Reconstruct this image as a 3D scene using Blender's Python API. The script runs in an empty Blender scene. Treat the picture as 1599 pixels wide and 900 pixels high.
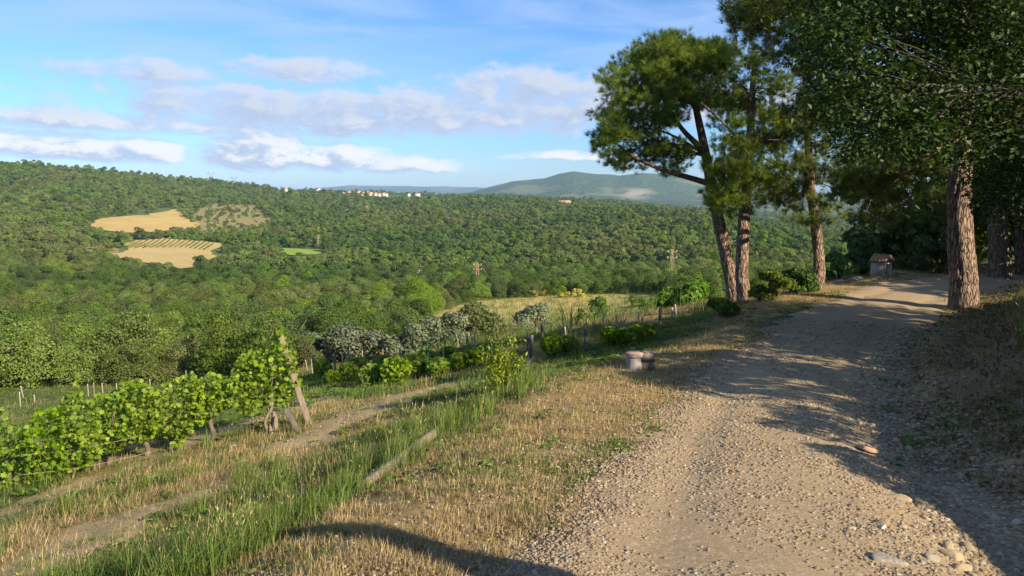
import bpy, math, random
import numpy as np
from mathutils import Vector, Matrix

R = math.radians
rng = np.random.default_rng(7)
random.seed(7)
scene = bpy.context.scene
COL = scene.collection

# ------------------------------------------------------------------ camera
EYE = 1.65
PITCH = R(7.2)
FPX = 1142.0                       # focal length in pixels of a 1599 px wide picture
CP, SP = math.cos(PITCH), math.sin(PITCH)
cam_d = bpy.data.cameras.new('camera')
cam_d.sensor_width = 36.0
cam_d.lens = 36.0 * FPX / 1599.0
cam_d.clip_start = 0.05
cam_d.clip_end = 60000
cam = bpy.data.objects.new('camera', cam_d)
COL.objects.link(cam)
cam.location = (0, 0, EYE)
cam.rotation_euler = (R(90) - PITCH, 0, 0)
scene.camera = cam

# ------------------------------------------------------------------ light
SUN_AZ = math.atan2(0.74, -0.67)    # compass style: x = sin, y = cos  (behind, to the right)
SUN_EL = R(27)
sun_dir = Vector((math.sin(SUN_AZ) * math.cos(SUN_EL), math.cos(SUN_AZ) * math.cos(SUN_EL), math.sin(SUN_EL)))
sd = bpy.data.lights.new('sun', 'SUN')
sd.energy = 4.9
sd.angle = R(0.53)
sd.color = (1.0, 0.885, 0.69)
so = bpy.data.objects.new('sun', sd)
COL.objects.link(so)
so.rotation_euler = sun_dir.to_track_quat('Z', 'Y').to_euler()

scene.view_settings.view_transform = 'Standard'
scene.view_settings.look = 'None'
scene.view_settings.exposure = 1.08
scene.view_settings.gamma = 1.0
scene.view_settings.use_curve_mapping = False
scene.cycles.max_bounces = 4
scene.cycles.diffuse_bounces = 2
scene.cycles.transmission_bounces = 3
scene.cycles.transparent_max_bounces = 4
scene.cycles.volume_bounces = 0

# ------------------------------------------------------------------ node helpers
class NT:
    def __init__(s, tree):
        s.t = tree
        s.n = tree.nodes
        s.l = tree.links
    def node(s, typ, **kw):
        n = s.n.new(typ)
        for k, v in kw.items():
            setattr(n, k, v)
        return n
    def put(s, sock, v):
        if hasattr(v, 'is_output') or isinstance(v, bpy.types.NodeSocket):
            s.l.new(v, sock)
        elif isinstance(v, (tuple, list)) and len(v) == 3 and len(sock.default_value) == 4:
            sock.default_value = (*v, 1.0)
        else:
            sock.default_value = v
    def math(s, op, a, b=0.0, c=None, clamp=False):
        n = s.node('ShaderNodeMath', operation=op, use_clamp=clamp)
        s.put(n.inputs[0], a)
        s.put(n.inputs[1], b)
        if c is not None:
            s.put(n.inputs[2], c)
        return n.outputs[0]
    def mix(s, f, a, b, blend='MIX'):
        n = s.node('ShaderNodeMix', data_type='RGBA', blend_type=blend, clamp_factor=True)
        s.put(n.inputs[0], f)
        s.put(n.inputs[6], a)
        s.put(n.inputs[7], b)
        return n.outputs[2]
    def noise(s, vec, scale, detail=4.0, rough=0.55, dist=0.0):
        n = s.node('ShaderNodeTexNoise')
        if vec is not None:
            s.put(n.inputs['Vector'], vec)
        n.inputs['Scale'].default_value = scale
        n.inputs['Detail'].default_value = detail
        n.inputs['Roughness'].default_value = rough
        n.inputs['Distortion'].default_value = dist
        return n.outputs['Fac'], n.outputs['Color']
    def voronoi(s, vec, scale, feature='F1'):
        n = s.node('ShaderNodeTexVoronoi', feature=feature)
        if vec is not None:
            s.put(n.inputs['Vector'], vec)
        n.inputs['Scale'].default_value = scale
        return n
    def ramp(s, f, stops):
        n = s.node('ShaderNodeValToRGB')
        s.put(n.inputs[0], f)
        e = n.color_ramp.elements
        while len(e) < len(stops):
            e.new(0.5)
        for i, (p, c) in enumerate(stops):
            e[i].position = p
            e[i].color = (*c, 1.0) if len(c) == 3 else c
        return n.outputs[0]
    def rng(s, v, a, b, c=0.0, d=1.0, smooth=False):
        n = s.node('ShaderNodeMapRange', interpolation_type='SMOOTHSTEP' if smooth else 'LINEAR')
        s.put(n.inputs[0], v)
        n.inputs[1].default_value, n.inputs[2].default_value = a, b
        n.inputs[3].default_value, n.inputs[4].default_value = c, d
        return n.outputs[0]
    def attr(s, name):
        n = s.node('ShaderNodeAttribute', attribute_name=name)
        return n.outputs['Fac']
    def mapping(s, vec, scale):
        n = s.node('ShaderNodeMapping')
        s.put(n.inputs[0], vec)
        n.inputs['Scale'].default_value = scale
        return n.outputs[0]

def new_mat(name):
    m = bpy.data.materials.new(name)
    m.use_nodes = True
    m.node_tree.nodes.clear()
    nt = NT(m.node_tree)
    out = nt.node('ShaderNodeOutputMaterial')
    return m, nt, out

def pbsdf(nt, col, rough=0.8, spec=0.2, bump=None, bstr=0.4, bdist=0.02):
    p = nt.node('ShaderNodeBsdfPrincipled')
    nt.put(p.inputs['Base Color'], col)
    nt.put(p.inputs['Roughness'], rough)
    p.inputs['Specular IOR Level'].default_value = spec
    if bump is not None:
        b = nt.node('ShaderNodeBump')
        b.inputs['Strength'].default_value = bstr
        b.inputs['Distance'].default_value = bdist
        nt.l.new(bump, b.inputs['Height'])
        nt.l.new(b.outputs[0], p.inputs['Normal'])
    return p

# ------------------------------------------------------------------ sky
def px_dir(u, v):
    a = (u - 799.5) / FPX
    t = (450 - v) / FPX
    x, y, z = a, CP + t * SP, -SP + t * CP
    return math.degrees(math.atan2(x, y)), math.degrees(math.atan2(z, math.hypot(x, y)))

world = bpy.data.worlds.new('World')
scene.world = world
world.use_nodes = True
wt = NT(world.node_tree)
wt.n.clear()
SKY_STRENGTH = 0.076
wout = wt.node('ShaderNodeOutputWorld')
bg = wt.node('ShaderNodeBackground')
bg.inputs['Strength'].default_value = SKY_STRENGTH
sky = wt.node('ShaderNodeTexSky', sky_type='NISHITA')
sky.sun_disc = False
sky.sun_elevation = SUN_EL
sky.sun_rotation = SUN_AZ
sky.altitude = 300
sky.air_density = 1.0
sky.dust_density = 0.3
sky.ozone_density = 2.2

# cloud density as a function of azimuth / elevation in degrees
#          u    v   hw   hh  weight
CLOUDS = [(600, 182, 420, 48, 1.1), (478, 118, 100, 24, 1.0), (835, 142, 140, 34, 1.0),
          (60, 230, 150, 26, 1.3), (215, 240, 62, 24, 1.2), (405, 242, 80, 40, 1.35), (520, 252, 80, 26, 1.1),
          (230, 196, 380, 20, 0.85), (880, 246, 80, 9, 0.6), (230, 118, 90, 16, 0.55), (330, 148, 120, 18, 0.7), (900, 180, 160, 40, 0.95),
          (1250, 170, 200, 40, 1.0), (640, 262, 90, 14, 0.6)]
grp = bpy.data.node_groups.new('cloud_density', 'ShaderNodeTree')
grp.interface.new_socket('A', in_out='INPUT', socket_type='NodeSocketFloat')
grp.interface.new_socket('E', in_out='INPUT', socket_type='NodeSocketFloat')
grp.interface.new_socket('D', in_out='OUTPUT', socket_type='NodeSocketFloat')
g = NT(grp)
gi = g.node('NodeGroupInput')
go = g.node('NodeGroupOutput')
gA, gE = gi.outputs[0], gi.outputs[1]
cxyz = g.node('ShaderNodeCombineXYZ')
g.l.new(g.math('MULTIPLY', gA, 0.10), cxyz.inputs[0])
g.l.new(g.math('MULTIPLY', gE, 0.20), cxyz.inputs[1])
nz, _ = g.noise(cxyz.outputs[0], 3.4, 10.0, 0.63, 0.35)
nz2, _ = g.noise(cxyz.outputs[0], 0.9, 3.0, 0.5, 0.0)
acc = None
for (u, v, hw, hh, wgt) in CLOUDS:
    a0, e0 = px_dir(u, v)
    wa = hw / 1142 * 57.3 * 1.05
    we = hh / 1142 * 57.3
    da = g.math('POWER', g.math('ABSOLUTE', g.math('DIVIDE', g.math('SUBTRACT', gA, a0), wa)), 2.0)
    de = g.math('DIVIDE', g.math('SUBTRACT', gE, e0), we)
    # flat bottoms: below the centre the fall-off is twice as steep
    de = g.math('MAXIMUM', de, g.math('MULTIPLY', de, -1.7))
    de = g.math('POWER', de, 2.0)
    q = g.math('MULTIPLY', g.math('SUBTRACT', 1.0, g.math('ADD', da, de)), wgt)
    q = g.math('MAXIMUM', q, -1.2)
    acc = q if acc is None else g.math('SMOOTH_MAX', acc, q, 0.25)
tot = g.math('ADD', g.math('MULTIPLY', acc, 0.62), g.math('MULTIPLY', g.math('SUBTRACT', nz, 0.5), 2.4))
tot = g.math('ADD', tot, g.math('MULTIPLY', g.math('SUBTRACT', nz2, 0.5), 0.9))
g.l.new(tot, go.inputs[0])

tc = wt.node('ShaderNodeTexCoord')
sep = wt.node('ShaderNodeSeparateXYZ')
wt.l.new(tc.outputs['Generated'], sep.inputs[0])
A = wt.math('MULTIPLY', wt.math('ARCTAN2', sep.outputs[0], sep.outputs[1]), 57.29578)
A = wt.math('SUBTRACT', wt.math('PINGPONG', wt.math('ADD', A, 405.0), 90.0), 45.0)
A = wt.math('MULTIPLY', A, -1.0) if False else A
E = wt.math('MULTIPLY', wt.math('ARCSINE', sep.outputs[2]), 57.29578)
def dens(a, e):
    n = wt.node('ShaderNodeGroup')
    n.node_tree = grp
    wt.put(n.inputs[0], a)
    wt.put(n.inputs[1], e)
    return n.outputs[0]
d0 = dens(A, E)
d1 = dens(wt.math('ADD', A, 0.9), wt.math('ADD', E, 0.55))
cover = wt.rng(d0, -0.36, 0.48, 0.0, 1.0, True)
lit = wt.rng(wt.math('SUBTRACT', d0, d1), -0.16, 0.42, 0.0, 1.0, True)
thick = wt.rng(d0, 0.1, 0.9, 0.0, 1.0, True)
lowmask = wt.rng(E, 3.0, 6.5, 1.0, 0.0, True)            # low cumulus banks are the brightest
litc = wt.math('MULTIPLY', lit, wt.math('ADD', 0.55, wt.math('MULTIPLY', lowmask, 0.45)))
cshade = wt.mix(thick, (3.5, 4.2, 5.7), (3.1, 3.65, 4.8))
ccol = wt.mix(litc, cshade, wt.mix(lowmask, (5.3, 5.35, 5.6), (6.5, 6.35, 6.2)))
# high thin cirrus veils
cx2 = wt.node('ShaderNodeCombineXYZ')
wt.l.new(wt.math('ADD', wt.math('MULTIPLY', A, 0.028), wt.math('MULTIPLY', E, 0.03)), cx2.inputs[0])
wt.l.new(wt.math('MULTIPLY', E, 0.16), cx2.inputs[1])
cz, _ = wt.noise(cx2.outputs[0], 2.0, 6.0, 0.55, 0.6)
cirrus = wt.math('MULTIPLY', wt.rng(cz, 0.34, 0.70, 0.0, 0.66, True), wt.rng(E, 5.5, 11.0, 0.0, 1.0, True))
skyc = wt.mix(1.0, sky.outputs[0], wt.mix(wt.rng(E, -1.0, 9.0, 0.0, 1.0, True), (0.52, 0.63, 0.88), (0.54, 0.82, 1.16)), 'MULTIPLY')
c1 = wt.mix(cirrus, skyc, (3.2, 4.3, 6.4))
above = wt.rng(E, -0.5, 0.6, 0.0, 0.92, True)
c2 = wt.mix(wt.math('MULTIPLY', cover, above), c1, ccol)
wt.l.new(c2, bg.inputs['Color'])
wt.l.new(bg.outputs[0], wout.inputs[0])

# ------------------------------------------------------------------ numpy noise
def _hash(i, j, seed):
    h = (i.astype(np.int64) * 374761393 + j.astype(np.int64) * 668265263 + seed * 144269504) & 0xFFFFFFFF
    h = ((h ^ (h >> 13)) * 1274126177) & 0xFFFFFFFF
    return ((h ^ (h >> 16)) & 0xFFFF) / 65535.0
def vnoise(x, y, seed=0):
    xi, yi = np.floor(x), np.floor(y)
    fx, fy = x - xi, y - yi
    fx = fx * fx * (3 - 2 * fx)
    fy = fy * fy * (3 - 2 * fy)
    a, b = _hash(xi, yi, seed), _hash(xi + 1, yi, seed)
    c, d = _hash(xi, yi + 1, seed), _hash(xi + 1, yi + 1, seed)
    return (a * (1 - fx) + b * fx) * (1 - fy) + (c * (1 - fx) + d * fx) * fy
def fbm(x, y, scale, oct=4, seed=0):
    x = np.asarray(x, float) * scale
    y = np.asarray(y, float) * scale
    s, amp, n = 0.0, 0.5, 0.0
    for o in range(oct):
        s = s + amp * vnoise(x + 17.3 * o, y - 9.1 * o, seed + o)
        n += amp
        amp *= 0.5
        x, y = x * 2.03, y * 2.03
    return s / n
def sstep(a, b, x):
    t = np.clip((np.asarray(x, float) - a) / (b - a), 0, 1)
    return t * t * (3 - 2 * t)

# ------------------------------------------------------------------ terrain height
def slope_of(az, v):
    t = (450.0 - v) / FPX
    return math.cos(az) * (t * CP - SP) / (CP + t * SP)
def az_of(u):
    return math.atan2((u - 799.5) / FPX, CP + (450 - 380) / FPX * SP)
# measured lie of the land: azimuth column -> (distance, sight line) pairs
PROF = {
 -420: [(20, 680), (37, 645), (50, 610), (80, 575), (120, 545), (180, 505), (250, 470), (400, 392), (600, 345), (900, 280), (1100, 254), (1400, 262), (2500, 300)],
 0: [(20, 676), (37, 642), (50, 608), (80, 577), (120, 547), (180, 507), (250, 470), (400, 394), (600, 347), (900, 287), (1100, 258), (1400, 262), (2500, 300)],
 260: [(20, 655), (35, 630), (50, 602), (70, 577), (120, 537), (180, 502), (250, 464), (330, 434), (400, 417), (520, 376), (600, 362), (800, 327), (1000, 300), (1250, 276), (1600, 280), (2500, 300)],
 480: [(20, 646), (30, 620), (50, 587), (65, 568), (100, 537), (160, 500), (220, 472), (320, 434), (450, 400), (600, 368), (900, 332), (1300, 309), (1600, 303), (2000, 303), (2600, 308)],
 700: [(20, 618), (30, 590), (50, 558), (90, 517), (130, 496), (170, 466), (210, 462), (280, 447), (350, 428), (450, 394), (700, 341), (1000, 319), (1500, 309), (2000, 307), (2600, 314)],
 900: [(20, 573), (30, 555), (60, 524), (90, 507), (130, 493), (180, 457), (220, 453), (300, 434), (400, 405), (500, 376), (700, 339), (1000, 325), (1600, 314), (2200, 313), (3000, 318)],
 1100: [(20, 548), (30, 542), (60, 512), (100, 480), (150, 459), (200, 452), (280, 428), (380, 394), (500, 349), (650, 341), (1000, 342), (1600, 333), (2500, 327), (3500, 320)],
 1250: [(25, 522), (60, 500), (100, 472), (200, 447), (300, 424), (500, 379), (700, 374), (1200, 354), (2500, 336), (4000, 323)],
 1400: [(25, 492), (60, 476), (120, 452), (250, 428), (500, 398), (900, 372), (1500, 352), (2500, 337), (4000, 326)],
 1600: [(25, 424), (60, 372), (150, 335), (400, 332), (1000, 330), (4000, 322)],
 2200: [(25, 420), (60, 365), (150, 330), (1000, 318), (4000, 320)],
}
LD0, LD1, NLD = math.log(15.0), math.log(16000.0), 420
NAZ = 181
lds = np.linspace(LD0, LD1, NLD)
azs = np.linspace(-math.pi, math.pi, NAZ * 2 + 1)
cols, caz = [], []
for u in sorted(PROF):
    a = az_of(u)
    pts = PROF[u]
    ld = [math.log(d) for d, _ in pts]
    zz = [d * slope_of(a, v) for d, v in pts]
    cols.append(np.interp(lds, ld, zz))
    # beyond the table: a gentle fall to the far plain
    last = math.log(pts[-1][0])
    far = lds > last
    cols[-1][far] = zz[-1] + (lds[far] - last) * (-25.0)
    caz.append(a)
cols = np.array(cols)
caz = np.array(caz)
TAB = np.zeros((len(azs), NLD))
for j in range(NLD):
    TAB[:, j] = np.interp(azs, caz, cols[:, j])
def blur(a, k, axis):
    w = np.exp(-0.5 * (np.arange(-3 * k, 3 * k + 1) / k) ** 2)
    w /= w.sum()
    pad = [(0, 0), (0, 0)]
    pad[axis] = (3 * k, 3 * k)
    p = np.pad(a, pad, mode='edge')
    return np.apply_along_axis(lambda r: np.convolve(r, w, 'valid'), axis, p)
TAB = blur(blur(TAB, 4, 1), 3, 0)

# ridge lines of the far mountains (u -> v of the sky line)
RU = [-400, 480, 560, 640, 735, 765, 800, 850, 872, 893, 925, 965, 1000, 1050, 1100, 1200, 1300, 1450, 1700, 2300]
RV = [305, 320, 316, 312, 300, 290, 281, 278, 271, 267, 272, 274, 268, 272, 284, 296, 306, 312, 316, 318]
RAZ = np.array([az_of(u) for u in RU])
RS = np.array([slope_of(az_of(u), v) for u, v in zip(RU, RV)])
R2U = [-400, 400, 480, 560, 640, 735, 800, 900, 1200, 2300]
R2V = [300, 297, 293, 291, 293, 295, 300, 304, 304, 304]
R2S = np.array([slope_of(az_of(u), v) for u, v in zip(R2U, R2V)])
R2AZ = np.array([az_of(u) for u in R2U])

def far_h(x, y):
    d = np.hypot(x, y)
    az = np.arctan2(x, y)
    fi = (az + math.pi) / (2 * math.pi) * (len(azs) - 1)
    fj = np.clip((np.log(np.maximum(d, 1.0)) - LD0) / (LD1 - LD0) * (NLD - 1), 0, NLD - 1.001)
    i = np.clip(np.floor(fi).astype(int), 0, len(azs) - 2)
    j = np.floor(fj).astype(int)
    a, b = fi - i, fj - j
    z = (TAB[i, j] * (1 - a) + TAB[i + 1, j] * a) * (1 - b) + (TAB[i, j + 1] * (1 - a) + TAB[i + 1, j + 1] * a) * b
    amp = np.clip(d, 60, 900) * 0.006
    z = z + (fbm(x, y, 1 / 140.0, 3, 5) - 0.5) * amp * sstep(60, 300, d) * 2.2
    # mountains
    m1 = np.interp(az, RAZ, RS) * 5200.0
    g1 = np.exp(-((d - 5200) / 1150.0) ** 2)
    rough = (fbm(x, y, 1 / 1100.0, 5, 21) - 0.5)
    spur = 1.0 - np.abs(fbm(x + 300, y, 1 / 1500.0, 4, 31) - 0.5) * 2.0
    k = sstep(2600, 4200, d)
    zm = np.maximum(m1 + 60, 0) * g1 * (0.80 + 0.20 * spur)
    z = z * (1 - k) + k * (-60 + zm + rough * 130 * sstep(3000, 4300, d) * (1 - 0.85 * np.exp(-((d - 5200) / 380.0) ** 2)))
    m2 = np.interp(az, R2AZ, R2S) * 10500.0 + 60
    g2 = np.exp(-((d - 10500) / 1300.0) ** 2)
    z = z + np.maximum(m2, 0) * g2
    return z + EYE

# --- the near hill shoulder: a sloping track with a terrace to the left and a bank to the right
ZPD = np.array([-30, 0, 2, 3, 4, 6, 8, 10, 13, 18, 27, 40, 80.0])
ZPZ = np.array([0.6, 0.1, 0.02, 0.0, -0.15, -0.43, -0.70, -0.90, -1.0, -1.05, -1.10, -1.3, -2.0])
def zp(d):
    return np.interp(d, ZPD, ZPZ)
def px_track(u, v):
    """pixel -> point on the track surface"""
    t = (450.0 - v) / FPX
    a = (u - 799.5) / FPX
    dx, dy, dz = a, CP + t * SP, -SP + t * CP
    k = 1.0
    for _ in range(60):
        k = (float(zp(math.hypot(dx, dy) * k)) - EYE) / dz * 0.5 + k * 0.5
    return dx * k, dy * k
EDGE = [(900, 830, 1640), (800, 900, 1560), (700, 970, 1455), (640, 1022, 1405), (600, 1065, 1400), (560, 1128, 1400), (525, 1190, 1410), (497, 1240, 1440), (470, 1290, 1485), (452, 1372, 1530), (440, 1440, 1565)]
cl, hwid = [(-2.6, -14), (-1.6, -9), (-0.6, -4.5), (0.35, -0.5)], [1.35, 1.35, 1.3, 1.25]
for v, ul, ur in EDGE:
    p, q = px_track(ul, v), px_track(ur, v)
    cl.append(((p[0] + q[0]) / 2, (p[1] + q[1]) / 2))
cl += [(17.5, 26.0), (24, 28.5), (34, 31), (50, 34), (90, 38)]
cl = np.array(cl)
# smooth resample
tt = np.concatenate([[0], np.cumsum(np.hypot(*np.diff(cl, axis=0).T))])
ts = np.linspace(0, tt[-1], 420)
CX, CY = np.interp(ts, tt, cl[:, 0]), np.interp(ts, tt, cl[:, 1])
for _ in range(3):
    k = np.ones(9) / 9
    CX = np.convolve(np.pad(CX, 4, mode='edge'), k, 'valid')
    CY = np.convolve(np.pad(CY, 4, mode='edge'), k, 'valid')
TX, TY = np.gradient(CX), np.gradient(CY)
tl = np.hypot(TX, TY)
TX, TY = TX / tl, TY / tl
def track_coords(x, y):
    """signed distance from the centre line (left is negative) and distance along it"""
    x = np.atleast_1d(np.asarray(x, float))
    y = np.atleast_1d(np.asarray(y, float))
    c = np.empty_like(x)
    s = np.empty_like(x)
    for a in range(0, len(x), 20000):
        xx, yy = x[a:a + 20000, None], y[a:a + 20000, None]
        dd = (xx - CX) ** 2 + (yy - CY) ** 2
        i = np.argmin(dd, axis=1)
        rx, ry = xx[:, 0] - CX[i], yy[:, 0] - CY[i]
        sg = np.sign(rx * TY[i] - ry * TX[i])
        c[a:a + 20000] = sg * np.sqrt(dd[np.arange(len(i)), i])
        s[a:a + 20000] = CY[i]
    return c, s
CPX = np.array([-90, -45, -25, -12, -7, -4.6, -3.3, -2.2, -1.2, 0, 1.2])
CPZ = np.array([-17, -9.0, -5.0, -2.2, -1.15, -0.72, -0.32, -0.04, 0.0, 0.02, 0.0])
def near_h(x, y):
    d = np.hypot(x, y)
    c, s = track_coords(x, y)
    lipshift = np.interp(s, [0, 4, 6, 9, 10.5, 12.5, 15, 18, 24, 30], [0.0, 0.0, 0.4, 1.0, 0.35, -0.6, -0.2, 0.4, 1.2, 2.0])
    cl_ = np.where(c < 0, np.minimum(c + lipshift * sstep(1.0, 2.4, -c), 0), c)
    z = zp(np.where(y > -1, d, -d)) + np.interp(cl_, CPX, CPZ)
    # bank on the right
    bh = np.interp(s, [-20, -6, 0, 5, 12, 17, 22, 40], [1.8, 1.8, 1.7, 1.7, 1.35, 0.8, 0.35, 0.2])
    z = z + bh * sstep(1.25, 4.2, c) + 0.03 * np.clip(c - 4, 0, 60)
    # wheel ruts and unevenness
    trk = np.clip(1.35 - np.abs(c), 0, 1)
    z = z - 0.03 * np.exp(-((np.abs(c) - 0.72) / 0.22) ** 2)
    rough = (1 - np.clip(trk * 2, 0, 0.75))
    z = z + (fbm(x, y, 1 / 0.9, 4, 3) - 0.5) * 0.13 * rough + (fbm(x, y, 1 / 0.22, 3, 8) - 0.5) * 0.028
    # washed-out gully along the right edge of the track
    z = z - 0.10 * np.exp(-((c - 1.15) / 0.32) ** 2) * sstep(14, 6, s) * (0.5 + fbm(x, y, 1.2, 2, 77))
    z = z + (fbm(x, y, 1 / 4.0, 2, 12) - 0.5) * 0.30 * sstep(2.5, 6, -c)
    return z
def h(x, y):
    x = np.atleast_1d(np.asarray(x, float))
    y = np.atleast_1d(np.asarray(y, float))
    d = np.hypot(x, y)
    w = sstep(18, 42, d)
    # along the track and to its right the near description holds longer
    m = (w > 0) & (d < 90)
    if m.any():
        c, _ = track_coords(x[m], y[m])
        w[m] *= np.maximum(sstep(3.5, 16, -c), sstep(38, 90, d[m]))
    f = w > 0
    n = w < 1
    zf, zn = np.zeros_like(x), np.zeros_like(x)
    zf[f] = far_h(x[f], y[f])
    zn[n] = near_h(x[n], y[n])
    return zn * (1 - w) + zf * w
def h1(x, y):
    return float(h(x, y)[0])
def project(x, y, z):
    dz = z - EYE
    dep = y * CP - dz * SP
    up = y * SP + dz * CP
    return 799.5 + FPX * x / dep, 450 - FPX * up / dep, dep
def hit(u, v, dmin=2.0, dmax=9000.0):
    """where the sight line through a pixel meets the land"""
    t = (450.0 - v) / FPX
    a = (u - 799.5) / FPX
    D = np.array([a, CP + t * SP, -SP + t * CP])
    hd = math.hypot(D[0], D[1])
    k = np.exp(np.linspace(math.log(dmin), math.log(dmax), 1500)) / hd
    X, Y, Z = D[0] * k, D[1] * k, EYE + D[2] * k
    diff = Z - h(X, Y)
    idx = np.where(diff <= 0)[0]
    if len(idx) == 0:
        i = int(np.argmin(diff / k))
        return np.array([X[i], Y[i], h1(X[i], Y[i])])
    i = idx[0]
    if i > 0:
        f = diff[i - 1] / (diff[i - 1] - diff[i])
        kk = k[i - 1] + (k[i] - k[i - 1]) * f
    else:
        kk = k[0]
    x, y = D[0] * kk, D[1] * kk
    return np.array([x, y, h1(x, y)])
def at_depth(u, v, dep):
    """point on the sight line at a given depth"""
    a = (u - 799.5) / FPX * dep
    t = (450.0 - v) / FPX * dep
    return np.array([a, dep * CP + t * SP, EYE - dep * SP + t * CP])

# ------------------------------------------------------------------ mesh helpers
def mk_mesh(name, V, tris=None, quads=None, mat=None, smooth=False, attrs=None):
    V = np.asarray(V, np.float32)
    me = bpy.data.meshes.new(name)
    me.vertices.add(len(V))
    me.vertices.foreach_set('co', V.ravel())
    loops, starts, n = [], [], 0
    if quads is not None and len(quads):
        q = np.asarray(quads, np.int32)
        loops.append(q.ravel())
        starts.append(n + np.arange(len(q), dtype=np.int32) * 4)
        n += q.size
    if tris is not None and len(tris):
        t = np.asarray(tris, np.int32)
        loops.append(t.ravel())
        starts.append(n + np.arange(len(t), dtype=np.int32) * 3)
        n += t.size
    if n:
        me.loops.add(n)
        me.loops.foreach_set('vertex_index', np.concatenate(loops))
        st = np.concatenate(starts)
        me.polygons.add(len(st))
        me.polygons.foreach_set('loop_start', st)
        if smooth:
            me.polygons.foreach_set('use_smooth', np.ones(len(st), bool))
    for k, a in (attrs or {}).items():
        at = me.attributes.new(k, 'INT' if np.asarray(a).dtype.kind == 'i' else 'FLOAT', 'POINT')
        at.data.foreach_set('value', np.asarray(a, np.int32 if np.asarray(a).dtype.kind == 'i' else np.float32))
    me.update()
    me.validate()
    if mat is not None:
        me.materials.append(mat)
    return me
def obj(name, me, parent=None, loc=None):
    o = bpy.data.objects.new(name, me)
    COL.objects.link(o)
    if parent is not None:
        o.parent = parent
    if loc is not None:
        o.location = [float(a) for a in loc]
    return o
def tag(o, label, cat, group=None):
    o['label'] = label
    o['category'] = cat
    if group:
        o['group'] = group
    return o
def empty(name, loc, label, cat, group=None, rz=0.0):
    o = bpy.data.objects.new(name, None)
    o.empty_display_size = 0.2
    COL.objects.link(o)
    o.location = [float(a) for a in loc]
    o.rotation_euler = (0, 0, rz)
    return tag(o, label, cat, group)
def kind(o, k):
    o['kind'] = k
    return o

class MB:
    """collects pieces of one part"""
    def __init__(s):
        s.V, s.T, s.Q, s.n, s.A = [], [], [], 0, []
    def add(s, V, T=None, Q=None, tone=None):
        V = np.asarray(V, float)
        if T is not None and len(T):
            s.T.append(np.asarray(T) + s.n)
        if Q is not None and len(Q):
            s.Q.append(np.asarray(Q) + s.n)
        s.V.append(V)
        s.A.append(np.full(len(V), 0.5) if tone is None else np.broadcast_to(tone, (len(V),)).astype(float))
        s.n += len(V)
    def box(s, c, size, M=None):
        x, y, z = np.array(size) / 2.0
        V = np.array([(a, b, d) for d in (-z, z) for a, b in ((-x, -y), (x, -y), (x, y), (-x, y))])
        if M is not None:
            V = V @ np.array(M.to_3x3()).T
        s.add(V + np.array(c), Q=[(3, 2, 1, 0), (4, 5, 6, 7), (0, 1, 5, 4), (1, 2, 6, 5), (2, 3, 7, 6), (3, 0, 4, 7)])
    def tube(s, P, r, seg=7, cap=True):
        P = np.asarray(P, float)
        r = np.broadcast_to(np.asarray(r, float), (len(P),))
        T = np.gradient(P, axis=0)
        T /= np.maximum(np.linalg.norm(T, axis=1, keepdims=True), 1e-9)
        ref = np.array([0, 0, 1.0]) if abs(T[0, 2]) < 0.9 else np.array([1.0, 0, 0])
        V = []
        a = np.linspace(0, 2 * math.pi, seg, endpoint=False)
        for i in range(len(P)):
            n = np.cross(T[i], ref)
            n /= max(np.linalg.norm(n), 1e-9)
            b = np.cross(n, T[i])
            ref = b
            V.append(P[i] + r[i] * (np.cos(a)[:, None] * n + np.sin(a)[:, None] * b))
        V = np.concatenate(V)
        Q = []
        for i in range(len(P) - 1):
            for k in range(seg):
                k2 = (k + 1) % seg
                Q.append((i * seg + k, i * seg + k2, (i + 1) * seg + k2, (i + 1) * seg + k))
        T3 = []
        if cap:
            nb = len(V)
            V = np.concatenate([V, P[:1], P[-1:]])
            for k in range(seg):
                k2 = (k + 1) % seg
                T3.append((nb, k2, k))
                T3.append((nb + 1, (len(P) - 1) * seg + k, (len(P) - 1) * seg + k2))
        s.add(V, T=T3, Q=Q)
    def mesh(s, name, mat, smooth=False):
        V = np.concatenate(s.V)
        return mk_mesh(name, V, np.concatenate(s.T) if s.T else None, np.concatenate(s.Q) if s.Q else None, mat, smooth, {'tone': np.concatenate(s.A)})

def unit(v):
    return v / np.maximum(np.linalg.norm(v, axis=-1, keepdims=True), 1e-9)
def rand_dirs(n):
    return unit(rng.normal(size=(n, 3)))
def leaves(P, N, size, aspect=0.6, fold=0.15):
    """diamond leaves: P centres, N normals"""
    n = len(P)
    size = np.broadcast_to(size, (n,))[:, None]
    t = unit(np.cross(N, rand_dirs(n)))
    b = np.cross(N, t)
    V = np.stack([P - t * size * 0.5, P + b * size * 0.5 * aspect + N * size * fold, P + t * size * 0.5, P - b * size * 0.5 * aspect + N * size * fold], 1).reshape(-1, 3)
    i = np.arange(n)[:, None] * 4
    T = np.concatenate([i + np.array([0, 1, 2]), i + np.array([0, 2, 3])])
    tone = np.repeat(rng.random(n), 4)
    return V, T, tone
def needles(P, D, n, length, width, spread=0.9):
    """tufts of needles at P pointing along D"""
    m = len(P)
    dirs = unit(np.repeat(D, n, 0) + rng.normal(size=(m * n, 3)) * spread * 0.6)
    base = np.repeat(P, n, 0) + rng.normal(size=(m * n, 3)) * length * 0.12
    L = length * (0.65 + 0.5 * rng.random((m * n, 1)))
    sd_ = unit(np.cross(dirs, rand_dirs(m * n))) * width * 0.5
    V = np.stack([base - sd_, base + sd_, base + dirs * L], 1).reshape(-1, 3)
    T = np.arange(m * n * 3).reshape(-1, 3)
    tone = np.repeat(np.repeat(rng.random(m), n), 3)
    return V, T, tone

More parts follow.
